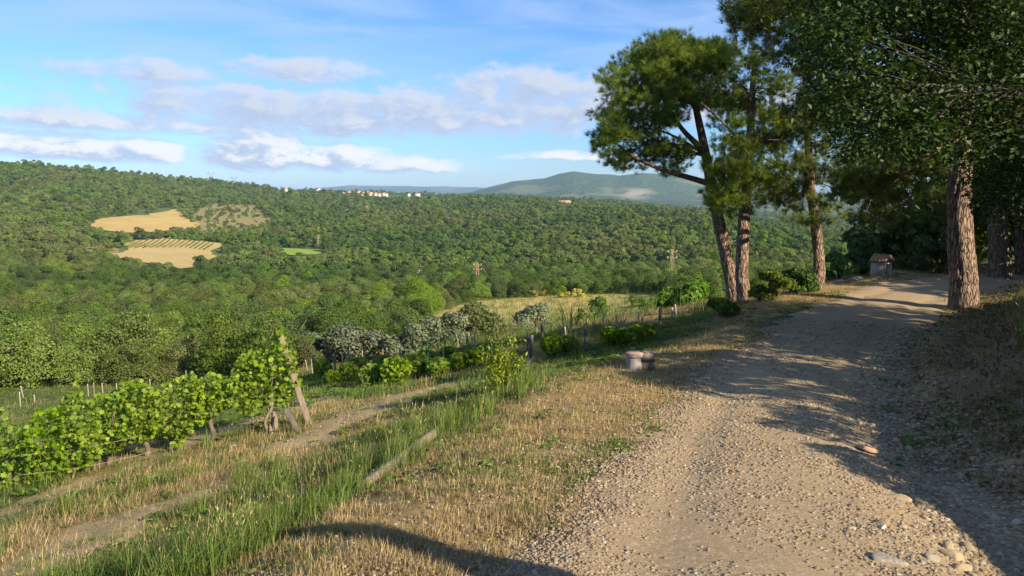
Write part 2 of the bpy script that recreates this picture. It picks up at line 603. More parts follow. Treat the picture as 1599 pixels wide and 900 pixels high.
# ------------------------------------------------------------------ materials
def foliage_mat(name, dark, light, trans=0.30, rough=0.55, objvar=0.35, spec=0.25):
    m, nt, out = new_mat(name)
    tone = nt.attr('tone')
    oi = nt.node('ShaderNodeObjectInfo')
    col = nt.mix(tone, dark, light)
    hs = nt.node('ShaderNodeHueSaturation')
    nt.put(hs.inputs['Hue'], nt.rng(oi.outputs['Random'], 0, 1, 0.5 - 0.035 * objvar, 0.5 + 0.03 * objvar))
    r2 = nt.math('FRACT', nt.math('MULTIPLY', oi.outputs['Random'], 17.31))
    nt.put(hs.inputs['Value'], nt.rng(r2, 0, 1, 1 - objvar, 1 + objvar))
    nt.put(hs.inputs['Saturation'], nt.rng(nt.math('FRACT', nt.math('MULTIPLY', oi.outputs['Random'], 5.7)), 0, 1, 1 - objvar * 0.4, 1 + objvar * 0.25))
    nt.l.new(col, hs.inputs['Color'])
    p = pbsdf(nt, hs.outputs[0], rough, spec)
    tr = nt.node('ShaderNodeBsdfTranslucent')
    nt.l.new(nt.mix(1.0, hs.outputs[0], (1.25, 1.25, 0.55), 'MULTIPLY'), tr.inputs[0])
    mx = nt.node('ShaderNodeMixShader')
    mx.inputs[0].default_value = trans
    nt.l.new(p.outputs[0], mx.inputs[1])
    nt.l.new(tr.outputs[0], mx.inputs[2])
    nt.l.new(mx.outputs[0], out.inputs[0])
    return m
def simple_mat(name, c1, c2, scale=6.0, rough=0.85, bstr=0.5, bdist=0.02, detail=6, spec=0.2, stretch=(1, 1, 1)):
    m, nt, out = new_mat(name)
    tc = nt.node('ShaderNodeTexCoord')
    vec = nt.mapping(tc.outputs['Object'], stretch)
    f, _ = nt.noise(vec, scale, detail, 0.62)
    f2, _ = nt.noise(vec, scale * 5.3, 3, 0.6)
    ff = nt.math('ADD', nt.math('MULTIPLY', f, 0.7), nt.math('MULTIPLY', f2, 0.3))
    col = nt.ramp(ff, [(0.32, c1), (0.66, c2)])
    p = pbsdf(nt, col, rough, spec, ff, bstr, bdist)
    nt.l.new(p.outputs[0], out.inputs[0])
    return m
M = {}
M['oak_a'] = foliage_mat('oak_leaf_dark', (0.055, 0.098, 0.015), (0.135, 0.200, 0.030), trans=0.40, objvar=0.34)
M['oak_b'] = foliage_mat('oak_leaf_mid', (0.080, 0.130, 0.016), (0.185, 0.260, 0.034), trans=0.40, objvar=0.34)
M['oak_c'] = foliage_mat('oak_leaf_olive', (0.090, 0.115, 0.026), (0.200, 0.228, 0.052), trans=0.40, objvar=0.34)
M['olive'] = foliage_mat('olive_leaf', (0.090, 0.105, 0.052), (0.165, 0.185, 0.100), 0.2)
M['broom'] = foliage_mat('broom_flower', (0.16, 0.17, 0.02), (0.55, 0.42, 0.03), 0.2)
M['shrub'] = foliage_mat('shrub_leaf', (0.045, 0.095, 0.012), (0.125, 0.215, 0.028), 0.35)
M['lime'] = foliage_mat('sapling_leaf', (0.110, 0.170, 0.014), (0.250, 0.320, 0.035), 0.4)
M['vine'] = foliage_mat('vine_leaf', (0.070, 0.135, 0.008), (0.265, 0.355, 0.020), 0.42, 0.5, 0.2)
M['needle_lit'] = foliage_mat('pine_needle_sunlit', (0.050, 0.090, 0.012), (0.220, 0.280, 0.032), 0.36, 0.55, 0.1)  # paler copy of the needle green, sunlight painted into the colour
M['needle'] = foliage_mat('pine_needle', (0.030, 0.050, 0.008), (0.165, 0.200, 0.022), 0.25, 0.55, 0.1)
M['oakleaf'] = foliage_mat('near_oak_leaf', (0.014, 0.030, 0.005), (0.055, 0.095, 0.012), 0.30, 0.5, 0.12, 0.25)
M['grass_g'] = foliage_mat('green_grass', (0.060, 0.105, 0.016), (0.170, 0.230, 0.040), 0.35, 0.6, 0.3)
M['grass_d'] = foliage_mat('dry_grass', (0.17, 0.115, 0.050), (0.46, 0.345, 0.155), 0.25, 0.7, 0.30)
M['dead_leaf'] = foliage_mat('dead_leaf', (0.085, 0.050, 0.026), (0.25, 0.155, 0.080), 0.1, 0.8, 0.3)
M['wood'] = simple_mat('weathered_wood', (0.105, 0.075, 0.052), (0.28, 0.21, 0.15), 9, 0.85, 0.6, 0.01, 6, 0.2, (4, 4, 0.5))
M['concrete_post'] = simple_mat('pale_post', (0.22, 0.18, 0.14), (0.42, 0.36, 0.29), 8, 0.9, 0.4, 0.01, 5, 0.2, (3, 3, 0.7))
M['dark_post'] = simple_mat('dark_post', (0.06, 0.05, 0.045), (0.16, 0.13, 0.11), 9, 0.9, 0.5, 0.01, 5, 0.2, (3, 3, 0.6))
M['trunk'] = simple_mat('branch_bark', (0.07, 0.050, 0.038), (0.20, 0.145, 0.105), 14, 0.9, 0.8, 0.02, 6, 0.15, (2, 2, 0.7))

def ground_mat():
    m, nt, out = new_mat('hill_ground')
    geo = nt.node('ShaderNodeNewGeometry')
    pos = geo.outputs['Position']
    f1, _ = nt.noise(pos, 1.6, 8, 0.65)
    f2, _ = nt.noise(pos, 14.0, 6, 0.7)
    f3, _ = nt.noise(pos, 70.0, 4, 0.7)
    dry, soil, far = nt.attr('dry'), nt.attr('soil'), nt.attr('far')
    green = nt.mix(f2, (0.045, 0.065, 0.018), (0.115, 0.125, 0.036))
    straw = nt.mix(f2, (0.19, 0.125, 0.052), (0.42, 0.295, 0.115))
    earth = nt.mix(nt.math('ADD', nt.math('MULTIPLY', f2, 0.6), nt.math('MULTIPLY', f3, 0.4)), (0.24, 0.16, 0.072), (0.54, 0.40, 0.20))
    c = nt.mix(nt.rng(nt.math('ADD', dry, nt.math('MULTIPLY', nt.math('SUBTRACT', f2, 0.5), 0.8)), 0.35, 0.65), green, straw)
    c = nt.mix(nt.rng(nt.math('ADD', soil, nt.math('MULTIPLY', nt.math('SUBTRACT', f1, 0.5), 0.9)), 0.40, 0.62), c, earth)
    # woodland floor and distant slopes
    g1, _ = nt.noise(pos, 0.02, 8, 0.65)
    g2, _ = nt.noise(pos, 0.0035, 5, 0.6)
    wood = nt.mix(g1, (0.060, 0.085, 0.020), (0.120, 0.145, 0.042))
    vor = nt.voronoi(nt.mapping(pos, (1, 1, 0.1)), 0.0048)
    patch = nt.math('MULTIPLY', nt.rng(nt.math('ADD', g2, nt.math('MULTIPLY', g1, 0.25)), 0.70, 0.76), nt.rng(vor.outputs['Color'], 0.35, 0.45))
    wood = nt.mix(patch, wood, (0.20, 0.17, 0.075))
    litter = nt.mix(nt.math('ADD', nt.math('MULTIPLY', f2, 0.5), nt.math('MULTIPLY', f3, 0.5)), (0.085, 0.058, 0.030), (0.30, 0.215, 0.115))
    c = nt.mix(nt.rng(nt.math('ADD', nt.attr('bank'), nt.math('MULTIPLY', nt.math('SUBTRACT', f1, 0.5), 0.7)), 0.35, 0.65), c, litter)
    c = nt.mix(far, c, wood)
    bump = nt.math('ADD', nt.math('MULTIPLY', f2, 0.6), nt.math('MULTIPLY', f3, 0.4))
    p = pbsdf(nt, c, 0.92, 0.12, bump, 0.8, 0.03)
    nt.l.new(p.outputs[0], out.inputs[0])
    return m
def hills_mat():
    m, nt, out = new_mat('mountain_ground')
    geo = nt.node('ShaderNodeNewGeometry')
    pos = geo.outputs['Position']
    g1, _ = nt.noise(pos, 0.03, 9, 0.72)
    g2, _ = nt.noise(pos, 0.0022, 5, 0.6)
    g3, _ = nt.noise(pos, 0.007, 4, 0.6)
    wood = nt.mix(nt.rng(g1, 0.36, 0.64), (0.012, 0.026, 0.006), (0.095, 0.125, 0.030))
    vor = nt.voronoi(nt.mapping(pos, (1, 1, 0.15)), 0.0040)
    patch = nt.math('MULTIPLY', nt.rng(g2, 0.50, 0.55), nt.rng(vor.outputs['Color'], 0.45, 0.5))
    c = nt.mix(nt.math('MULTIPLY', patch, 0.5), wood, nt.mix(g1, (0.11, 0.13, 0.045), (0.30, 0.25, 0.13)))
    bare = nt.rng(nt.attr('bare'), 0.3, 0.7)
    c = nt.mix(nt.math('MULTIPLY', bare, nt.rng(nt.math('ADD', g3, nt.math('MULTIPLY', g1, 0.6)), 0.68, 0.84)), c, (0.36, 0.30, 0.19))
    p = pbsdf(nt, c, 0.95, 0.05, g1, 1.0, 14.0)
    nt.l.new(p.outputs[0], out.inputs[0])
    return m
def track_mat():
    m, nt, out = new_mat('gravel')
    geo = nt.node('ShaderNodeNewGeometry')
    pos = geo.outputs['Position']
    v1 = nt.voronoi(pos, 62.0)
    v2 = nt.voronoi(pos, 140.0)
    f1, _ = nt.noise(pos, 1.3, 6, 0.6)
    f2, _ = nt.noise(pos, 22.0, 5, 0.7)
    peb = nt.ramp(v1.outputs['Color'], [(0.0, (0.19, 0.126, 0.068)), (0.35, (0.34, 0.238, 0.132)), (0.7, (0.44, 0.33, 0.20)), (1.0, (0.58, 0.48, 0.345))])
    fine = nt.mix(v2.outputs['Color'], (0.22, 0.146, 0.074), (0.41, 0.29, 0.158))
    c = nt.mix(nt.rng(f2, 0.40, 0.6), fine, peb)
    c = nt.mix(nt.rng(f1, 0.35, 0.7, 0.0, 0.55), c, (0.32, 0.235, 0.138))
    rel = nt.math('ADD', nt.math('MULTIPLY', v1.outputs['Distance'], -0.9), nt.math('MULTIPLY', f2, 0.5))
    p = pbsdf(nt, c, 0.9, 0.15, nt.math('ADD', nt.math('MULTIPLY', rel, 0.5), nt.noise(pos, 160.0, 3, 0.8)[0]), 0.5, 0.006)
    nt.l.new(p.outputs[0], out.inputs[0])
    return m
M['ground'], M['hills'], M['track'] = ground_mat(), hills_mat(), track_mat()

# ------------------------------------------------------------------ ground sheets
def polar_grid(r0, r1, nr, az):
    rr = np.exp(np.linspace(math.log(r0), math.log(r1), nr))
    A_, R_ = np.meshgrid(az, rr)
    x, y = (R_ * np.sin(A_)).ravel(), (R_ * np.cos(A_)).ravel()
    na = len(az)
    i = np.arange(nr - 1)[:, None] * na + np.arange(na - 1)[None, :]
    q = np.stack([i, i + 1, i + na + 1, i + na], -1).reshape(-1, 4)[:, ::-1]
    return x, y, q
front = np.linspace(R(-48), R(48), 520)
back = np.linspace(R(48), R(312), 150)[1:]
az_full = np.concatenate([front, back])
x, y, q = polar_grid(0.35, 3300.0, 430, az_full)
z = h(x, y)
d = np.hypot(x, y)
tc_c = np.full_like(x, -99.0)
tc_s = np.zeros_like(x)
nm = d < 60
tc_c[nm], tc_s[nm] = track_coords(x[nm], y[nm])
def dryness(x, y, c, s):
    n1, n2 = fbm(x, y, 1 / 1.7, 4, 41), fbm(x, y, 1 / 6.0, 3, 42)
    verge = np.exp(-((c + 2.1) / 1.3) ** 2) * 0.46
    dry = 0.12 + verge + 0.32 * np.exp(-((c + 7.2) / 2.2) ** 2) + (n1 - 0.5) * 0.9 + (n2 - 0.5) * 0.5 + 0.12 * sstep(3, 7, -c)
    dry = dry + 0.5 * sstep(18, 30, np.hypot(x, y)) * sstep(-0.03, 0.06, np.arctan2(x, y))
    return np.where(c > 1.2, 0.66 + (n1 - 0.5) * 0.9, dry)
def bareness(x, y, c, s):
    # strips of bare yellow earth between the vine rows
    n1 = fbm(x, y, 1 / 1.1, 4, 51)
    strip = np.exp(-((c + 6.4 + 1.6 * (fbm(x, y, 1 / 2.0, 3, 52) - 0.5)) / 0.85) ** 2) * sstep(0.32, 0.58, fbm(x, y, 1 / 1.5, 3, 55)) * 1.25 * sstep(13, 9, s)
    strip2 = np.exp(-((c + 9.2) / 0.8) ** 2) * sstep(14, 9, s)
    return np.clip(0.95 * strip + 0.6 * strip2 + 0.40 * np.exp(-((c + 1.9) / 0.9) ** 2) + (n1 - 0.55) * 0.6, 0, 1) * sstep(60, 20, np.hypot(x, y)) + np.where(c > 1.0, 0.48, 0.0) * sstep(6.5, 2.5, c)
dry = np.clip(dryness(x, y, tc_c, tc_s), 0, 1)
soil = np.clip(bareness(x, y, tc_c, tc_s), 0, 1)
up_, vp_, dp_ = project(x, y, z)
def in_poly(u, v, poly):
    ins = np.zeros(u.shape, bool)
    n = len(poly)
    for i in range(n):
        x0, y0 = poly[i]
        x1, y1 = poly[(i + 1) % n]
        cond = ((y0 > v) != (y1 > v)) & (u < (x1 - x0) * (v - y0) / (y1 - y0 + 1e-12) + x0)
        ins ^= cond
    return ins
# outlines of the clearings, drawn on the photograph and laid on the land
MEADOW = [(640, 506), (670, 488), (745, 468), (850, 460), (960, 457), (1045, 458), (1065, 472), (1060, 496), (1010, 505), (930, 512), (850, 520), (760, 512), (700, 512)]
SCRUB = [(305, 372), (300, 330), (330, 318), (400, 322), (425, 345), (415, 358), (360, 374)]
PATCHES = [[(520, 322), (560, 317), (600, 328), (592, 334), (545, 332)], [(225, 317), (262, 309), (300, 312), (265, 318)], [(975, 366), (1005, 363), (1000, 372), (975, 374)],
           [(785, 344), (810, 340), (812, 347), (790, 349)], [(120, 385), (180, 378), (190, 405), (140, 412), (122, 400)]]
far = sstep(45, 62, d)
VINES_ZONE = [(-600, 1000), (-600, 700), (-300, 640), (0, 618), (100, 618), (240, 603), (330, 600), (430, 588), (500, 572), (620, 548), (700, 528), (760, 515), (860, 520), (1010, 506), (1075, 492), (1130, 470), (1290, 440), (1500, 440), (2400, 500), (2400, 1000)]
far = np.where(in_poly(up_, vp_, MEADOW) & (d > 40) & (dp_ > 0), 0.0, far)
far = np.where(in_poly(up_, vp_, [(a_, b_ - 8) for a_, b_ in VINES_ZONE]) & (d > 40) & (d < 140) & (dp_ > 0), 0.0, far)
dry = np.where(d > 36, np.clip(dry + 0.75 * sstep(36, 90, d), 0, 1), dry)
for P_ in PATCHES + [SCRUB]:
    ins = in_poly(up_, vp_, P_) & (d > 100) & (dp_ > 0)
    far = np.where(ins, 0.45, far)
    soil = np.where(ins, 0.5, soil)
me = mk_mesh('ground', np.stack([x, y, z], 1), quads=q, mat=M['ground'], smooth=True, attrs={'dry': dry, 'soil': soil, 'far': far, 'bank': sstep(1.3, 2.2, tc_c) * sstep(60, 40, d) * 0.85})
kind(obj('ground', me), 'structure')

x, y, q = polar_grid(3300.0, 16000.0, 150, np.linspace(R(-60), R(60), 620))
z = h(x, y)
uu, vv, _ = project(x, y, z)
bare = 0.7 * np.clip(np.exp(-(((uu - 990) / 38) ** 2 + ((vv - 303) / 13) ** 2)) + 0.8 * np.exp(-(((uu - 1012) / 25) ** 2 + ((vv - 268) / 6) ** 2)), 0, 1)
me = mk_mesh('hills', np.stack([x, y, z], 1), quads=q, mat=M['hills'], smooth=True, attrs={'bare': bare})
kind(obj('hills', me), 'structure')

# gravel track: dips under the verge along a ragged edge
i0 = 0
ss = np.arange(0, len(CX) - 60, 1)
seg_t = np.linspace(0, 1, 1 + int(tt[-1] / 0.14))
px_, py_ = np.interp(seg_t, np.linspace(0, 1, len(CX)), CX), np.interp(seg_t, np.linspace(0, 1, len(CY)), CY)
keep = px_ < 60
px_, py_ = px_[keep], py_[keep]
gx, gy = np.gradient(px_), np.gradient(py_)
gl = np.hypot(gx, gy)
gx, gy = gx / gl, gy / gl
cc = np.linspace(-2.2, 2.3, 46)
x = (px_[:, None] + gy[:, None] * cc).ravel()
y = (py_[:, None] - gx[:, None] * cc).ravel()
z = h(x, y)
c2 = np.tile(cc, len(px_))
s2 = np.repeat(py_, len(cc))
rag = (fbm(x, y, 1 / 0.5, 4, 61) - 0.5) * 0.9 + (fbm(x, y, 1 / 2.2, 2, 62) - 0.5) * 1.0
half = np.interp(s2, [0, 8, 14, 20, 40], [1.42, 1.35, 1.30, 1.45, 1.4])
edge = half - np.abs(c2 - 0.03) + rag * 0.55
z = z + np.clip(edge * 0.05, -0.06, 0.014)
nc = len(cc)
i = np.arange(len(px_) - 1)[:, None] * nc + np.arange(nc - 1)[None, :]
q = np.stack([i, i + 1, i + nc + 1, i + nc], -1).reshape(-1, 4)
me = mk_mesh('gravel_track', np.stack([x, y, z], 1), quads=q, mat=M['track'], smooth=True)
kind(obj('gravel_track', me), 'structure')

# fields on the far slope, draped on the land as sheets of their own
def drape(name, poly, mat, n=46, lift=0.5, label=None):
    us, vs = [p[0] for p in poly], [p[1] for p in poly]
    P3 = [hit(u, v, 60.0) for u, v in poly]
    xs, ys = [p[0] for p in P3], [p[1] for p in P3]
    m_ = max(np.hypot(xs, ys))
    gx = np.linspace(min(xs), max(xs), n)
    gy = np.linspace(min(ys), max(ys), n)
    X, Y = np.meshgrid(gx, gy)
    cx, cy = (X[:-1, :-1] + X[1:, 1:]) / 2, (Y[:-1, :-1] + Y[1:, 1:]) / 2
    wob = 0.012 * m_
    ins = in_poly(cx + (fbm(cx, cy, 18 / m_, 3, 88) - 0.5) * wob * 2, cy + (fbm(cx, cy, 18 / m_, 3, 89) - 0.5) * wob * 4, list(zip(xs, ys)))
    Z = h(X.ravel(), Y.ravel()) + lift
    i = np.arange(n - 1)[:, None] * n + np.arange(n - 1)[None, :]
    q = np.stack([i, i + 1, i + n + 1, i + n], -1)[ins]
    return kind(obj(name, mk_mesh(name, np.stack([X.ravel(), Y.ravel(), Z], 1), quads=q, mat=mat, smooth=True)), 'structure'), list(zip(xs, ys))
def field_mat(name, a, b, s1=0.05, s2=0.6):
    m, nt, out = new_mat(name)
    geo = nt.node('ShaderNodeNewGeometry')
    f1, _ = nt.noise(geo.outputs['Position'], s1, 5, 0.6)
    f2, _ = nt.noise(geo.outputs['Position'], s2, 5, 0.7)
    c = nt.mix(nt.math('ADD', nt.rng(f1, 0.3, 0.7, 0.0, 0.6), nt.rng(f2, 0.3, 0.7, 0.0, 0.4)), a, b)
    p = pbsdf(nt, c, 0.95, 0.1, f2, 0.6, 0.4)
    nt.l.new(p.outputs[0], out.inputs[0])
    return m
drape('dry_meadow', [(648, 504), (672, 489), (745, 470), (850, 462), (960, 459), (1043, 459), (1062, 472), (1056, 490), (1008, 498), (930, 506), (850, 513), (760, 507), (700, 508)], field_mat('meadow_straw', (0.36, 0.26, 0.075), (0.60, 0.46, 0.16), 0.12, 1.5), 90, 0.10)
FIELD1 = [(134, 350), (165, 340), (225, 335), (278, 327), (288, 340), (303, 353), (262, 356), (215, 360), (180, 357), (150, 356)]
FIELD2 = [(178, 394), (205, 378), (250, 374), (350, 381), (352, 386), (318, 402), (300, 414), (262, 417), (225, 407), (190, 402)]
FIELD3 = [(438, 397), (440, 387), (500, 390), (512, 393), (495, 397), (460, 400)]
drape('hay_field', [(a_, b_ + (4.5 if b_ > 345 else 0)) for a_, b_ in FIELD1], field_mat('hay_stubble', (0.34, 0.235, 0.075), (0.50, 0.36, 0.13)), 80)
_, F2W = drape('vineyard_plot', [(a_, b_ + (5 if b_ > 392 else 0)) for a_, b_ in FIELD2], field_mat('bare_vineyard_soil', (0.33, 0.25, 0.085), (0.48, 0.34, 0.15)), 80)
_, F3W = drape('grass_strip', FIELD3, field_mat('bright_grass', (0.16, 0.25, 0.030), (0.24, 0.33, 0.045)), 60)

# ------------------------------------------------------------------ instancing of uncountable stuff
def proto_collection(name, meshes):
    c = bpy.data.collections.new(name)
    for i, me in enumerate(meshes):
        o = bpy.data.objects.new('%s_%02d' % (name, i), me)
        c.objects.link(o)
    return c
def scatter(name, P, rot, scl, vid, coll, label, cat, tilt=None):
    me = mk_mesh(name, P, attrs={'rot': np.asarray(rot, float), 'scl': np.asarray(scl, float), 'vid': np.asarray(vid, np.int32), 'tlt': np.zeros(len(P)) if tilt is None else np.asarray(tilt, float)})
    o = obj(name, me)
    ng = bpy.data.node_groups.new(name, 'GeometryNodeTree')
    ng.interface.new_socket('Geometry', in_out='INPUT', socket_type='NodeSocketGeometry')
    ng.interface.new_socket('Geometry', in_out='OUTPUT', socket_type='NodeSocketGeometry')
    N = ng.nodes
    gi, go = N.new('NodeGroupInput'), N.new('NodeGroupOutput')
    ci = N.new('GeometryNodeCollectionInfo')
    ci.inputs['Collection'].default_value = coll
    ci.inputs['Separate Children'].default_value = True
    ci.inputs['Reset Children'].default_value = True
    ip = N.new('GeometryNodeInstanceOnPoints')
    ip.inputs['Pick Instance'].default_value = True
    def na(nm, typ):
        n = N.new('GeometryNodeInputNamedAttribute')
        n.data_type = typ
        n.inputs['Name'].default_value = nm
        return n.outputs['Attribute']
    cx = N.new('ShaderNodeCombineXYZ')
    L = ng.links
    L.new(na('tlt', 'FLOAT'), cx.inputs[0])
    L.new(na('rot', 'FLOAT'), cx.inputs[2])
    L.new(gi.outputs[0], ip.inputs['Points'])
    L.new(ci.outputs[0], ip.inputs['Instance'])
    L.new(na('vid', 'INT'), ip.inputs['Instance Index'])
    L.new(cx.outputs[0], ip.inputs['Rotation'])
    L.new(na('scl', 'FLOAT'), ip.inputs['Scale'])
    L.new(ip.outputs[0], go.inputs[0])
    md = o.modifiers.new('scatter', 'NODES')
    md.node_group = ng
    tag(o, label, cat)
    return kind(o, 'stuff')

# ------------------------------------------------------------------ broadleaved trees of the valley
def crown_mesh(name, mat, rad, hgt, lumps, nleaf, lsize, base=0.25, flat=1.0, rnd=0.55):
    """a crown of overlapping clumps, leaves on the outside of each clump"""
    C, S = [], []
    for i in range(lumps):
        a = rng.uniform(0, 2 * math.pi)
        rr = math.sqrt(rng.uniform(0, 1)) * 0.68
        zz = rng.uniform(0, 1)
        C.append((math.cos(a) * rr * rad, math.sin(a) * rr * rad, hgt * (base + (1 - base) * (0.15 + 0.68 * zz * (1 - 0.75 * rr * rr)))))
        S.append(rad * rng.uniform(0.28, 0.46))
    C, S = np.array(C), np.array(S)
    k = rng.choice(lumps, nleaf * 2, p=S ** 2 / (S ** 2).sum())
    D = rand_dirs(nleaf * 2)
    D[:, 2] = np.where(D[:, 2] < -0.35, -D[:, 2], D[:, 2])
    P = C[k] + D * (S[k] * (0.72 + 0.36 * rng.random(nleaf * 2)))[:, None] * np.array([1, 1, 0.85 * flat])
    dd = np.linalg.norm(P[:, None, :] - C[None], axis=2) / S[None]
    dd[np.arange(len(k)), k] = 9
    ok = dd.min(1) > 0.72
    P, D = P[ok][:nleaf], D[ok][:nleaf]
    N_ = unit(D + rng.normal(size=P.shape) * rnd)
    V, T, tone = leaves(P, N_, lsize * (0.7 + 0.6 * rng.random(len(P))), 0.8, 0.12)
    return mk_mesh(name, V, T, mat=mat, attrs={'tone': tone})
def trunk_mesh(name, r, hgt, lean=0.3):
    b = MB()
    top = np.array([rng.uniform(-lean, lean), rng.uniform(-lean, lean), hgt * 0.55])
    b.tube([(0, 0, -0.4), top * 0.35, top * 0.7, top], [r, r * 0.85, r * 0.7, r * 0.5], 7)
    for i in range(4):
        a = i * 1.6 + rng.uniform(0, 1)
        e = np.array([math.cos(a) * hgt * 0.30, math.sin(a) * hgt * 0.30, hgt * rng.uniform(0.6, 0.8)])
        b.tube([top * 0.6, (top * 0.6 + e) / 2 + np.array([0, 0, 0.15]), e], [r * 0.5, r * 0.35, r * 0.12], 5)
    return b.mesh(name, M['trunk'], True)
NEAR_SPECS = [('oak_a', 3.1, 5.4), ('oak_a', 2.9, 6.0), ('oak_b', 3.3, 5.6), ('oak_b', 2.8, 6.4), ('oak_c', 3.4, 5.0), ('oak_c', 3.0, 5.3)]
near_crowns = [crown_mesh('oak_crown', M[m], r_, hh_, 20, 7600, 0.17, 0.0, 1.0, 0.55) for m, r_, hh_ in NEAR_SPECS]
near_trunks = [trunk_mesh('oak_trunk', 0.17, hh_) for m, r_, hh_ in NEAR_SPECS]
far_crowns = [crown_mesh('far_oak', M[m], r_ * rng.uniform(0.85, 1.15), hh_ * f_, int(rng.integers(5, 12)), 1250, 0.44, 0.0, 1.0, 0.55) for m, r_, hh_ in NEAR_SPECS for f_ in (0.8, 1.0, 1.3)]

def jgrid(dmin, dmax, sp):
    n = int(2 * dmax / sp)
    g = (np.arange(n) - n / 2) * sp
    X, Y = np.meshgrid(g, g[g > -10])
    X, Y = X.ravel(), Y.ravel()
    X = X + rng.uniform(-0.42, 0.42, X.shape) * sp
    Y = Y + rng.uniform(-0.42, 0.42, Y.shape) * sp
    dd = np.hypot(X, Y)
    az = np.degrees(np.arctan2(X, Y))
    k = (dd >= dmin) & (dd < dmax) & (np.abs(az) < 44)
    return X[k], Y[k]
FP, FS, FV, FD, FU = [], [], [], [], []
for dmin, dmax, sp, sc in ((48, 130, 3.5, 0.80), (130, 260, 4.6, 1.0), (260, 650, 5.4, 1.12), (650, 1000, 8.0, 1.3), (1000, 2300, 12.0, 1.5)):
    X, Y = jgrid(dmin, dmax, sp)
    Z = h(X, Y)
    u, v, dep = project(X, Y, Z)
    dd = np.hypot(X, Y)
    bad = in_poly(u, v, VINES_ZONE) & (dd < 130)
    bad |= in_poly(u, v, [(a, b + 3) for a, b in MEADOW]) & (dd < 260)
    vt = project(X, Y, Z + 4.6 * sc)[1]
    vm = project(X, Y, Z + 2.3 * sc)[1]
    for P_ in (FIELD1, FIELD2, FIELD3):
        bad |= in_poly(u, v, P_) | in_poly(u, vt, P_) | in_poly(u, vm, P_)
    bad |= (in_poly(u, vt, MEADOW) | in_poly(u, vm, MEADOW)) & (dd < 260)
    for P_ in PATCHES:
        bad |= in_poly(u, v, P_) & (rng.random(len(u)) > 0.25)
    bad |= in_poly(u, v, SCRUB) & (rng.random(len(u)) > 0.6)
    bad |= (u > 1110) & (dd < 75)
    bad |= (u > 1330) & (dd < 110)
    bad |= (dd > 1250) & (u > 430) & (fbm(X, Y, 1 / 160.0, 3, 71) < 0.52)
    bad |= (u > 1900) | (u < -320)
    cl_n = fbm(X, Y, 1 / 55.0, 3, 72)
    bad |= (cl_n < 0.20)
    k = ~bad
    X, Y, Z, u, dd, dep = X[k], Y[k], Z[k], u[k], dd[k], dep[k]
    n1 = fbm(X, Y, 1 / 60.0, 3, 73) + 0.30 * (rng.random(len(X)) - 0.5) + np.interp(u, [0, 250, 600, 900], [0.16, 0.10, -0.03, -0.05]) * (dd < 260)
    sp_i = np.where(n1 < 0.46, 0, np.where(n1 < 0.60, 1, 2))
    vid = sp_i * 2 + rng.integers(0, 2, len(X))
    s_ = sc * (0.55 + 0.75 * rng.random(len(X)) ** 1.4)
    s_ = np.where(in_poly(u, project(X, Y, Z)[1], SCRUB), s_ * 0.55, s_)
    FP.append(np.stack([X, Y, Z], 1))
    FS.append(s_)
    FV.append(vid)
    FD.append(dep)
    FU.append(u)
FP, FS, FV, FD, FU = np.concatenate(FP), np.concatenate(FS), np.concatenate(FV), np.concatenate(FD), np.concatenate(FU)
seen = (FU > -60) & (FU < 1280)
order = np.argsort(np.where(seen, FD / FS, 1e9))
hero = order[:300]
rest = np.setdiff1d(np.arange(len(FP)), hero)
OAKL = ['dark green oak in the valley woodland', 'bright green oak in the valley woodland', 'dull olive green oak in the valley woodland']
for i in hero:
    uo, vo, do = project(*FP[i])
    near_ = 'front ' if do < 75 else ('' if do < 105 else 'rear ')
    place = 'at the left edge of the picture' if uo < 130 else 'behind the left vineyard stakes' if uo < 330 else 'behind the leaning vine post' if uo < 480 else 'behind the olive trees' if uo < 650 else 'at the left corner of the meadow' if uo < 760 else 'along the back of the meadow' if uo < 1060 else 'seen past the twin pines'
    lab = '%s%s %s' % (near_, ['dark green valley oak', 'bright green valley oak', 'dull olive green valley oak'][FV[i] // 2], place)
    e = empty('oak_tree', FP[i] - np.array([0, 0, 0.25]), lab, 'tree', 'oaks of the valley woodland', rng.uniform(0, 6.28))
    e.scale = [float(FS[i])] * 3
    obj('trunk', near_trunks[FV[i]], e)
    obj('crown', near_crowns[FV[i]], e)
pc = proto_collection('oak_proto', near_crowns + far_crowns)
vid = np.where(FD[rest] < 300, FV[rest], 6 + FV[rest] * 3 + rng.integers(0, 3, len(rest)))
scatter('woodland', FP[rest] - np.array([0, 0, 0.3]), rng.uniform(0, 6.28, len(rest)), FS[rest], vid, pc, 'dense green oak wood covering the valley and the far slopes', 'woodland')
print('trees', len(FP))

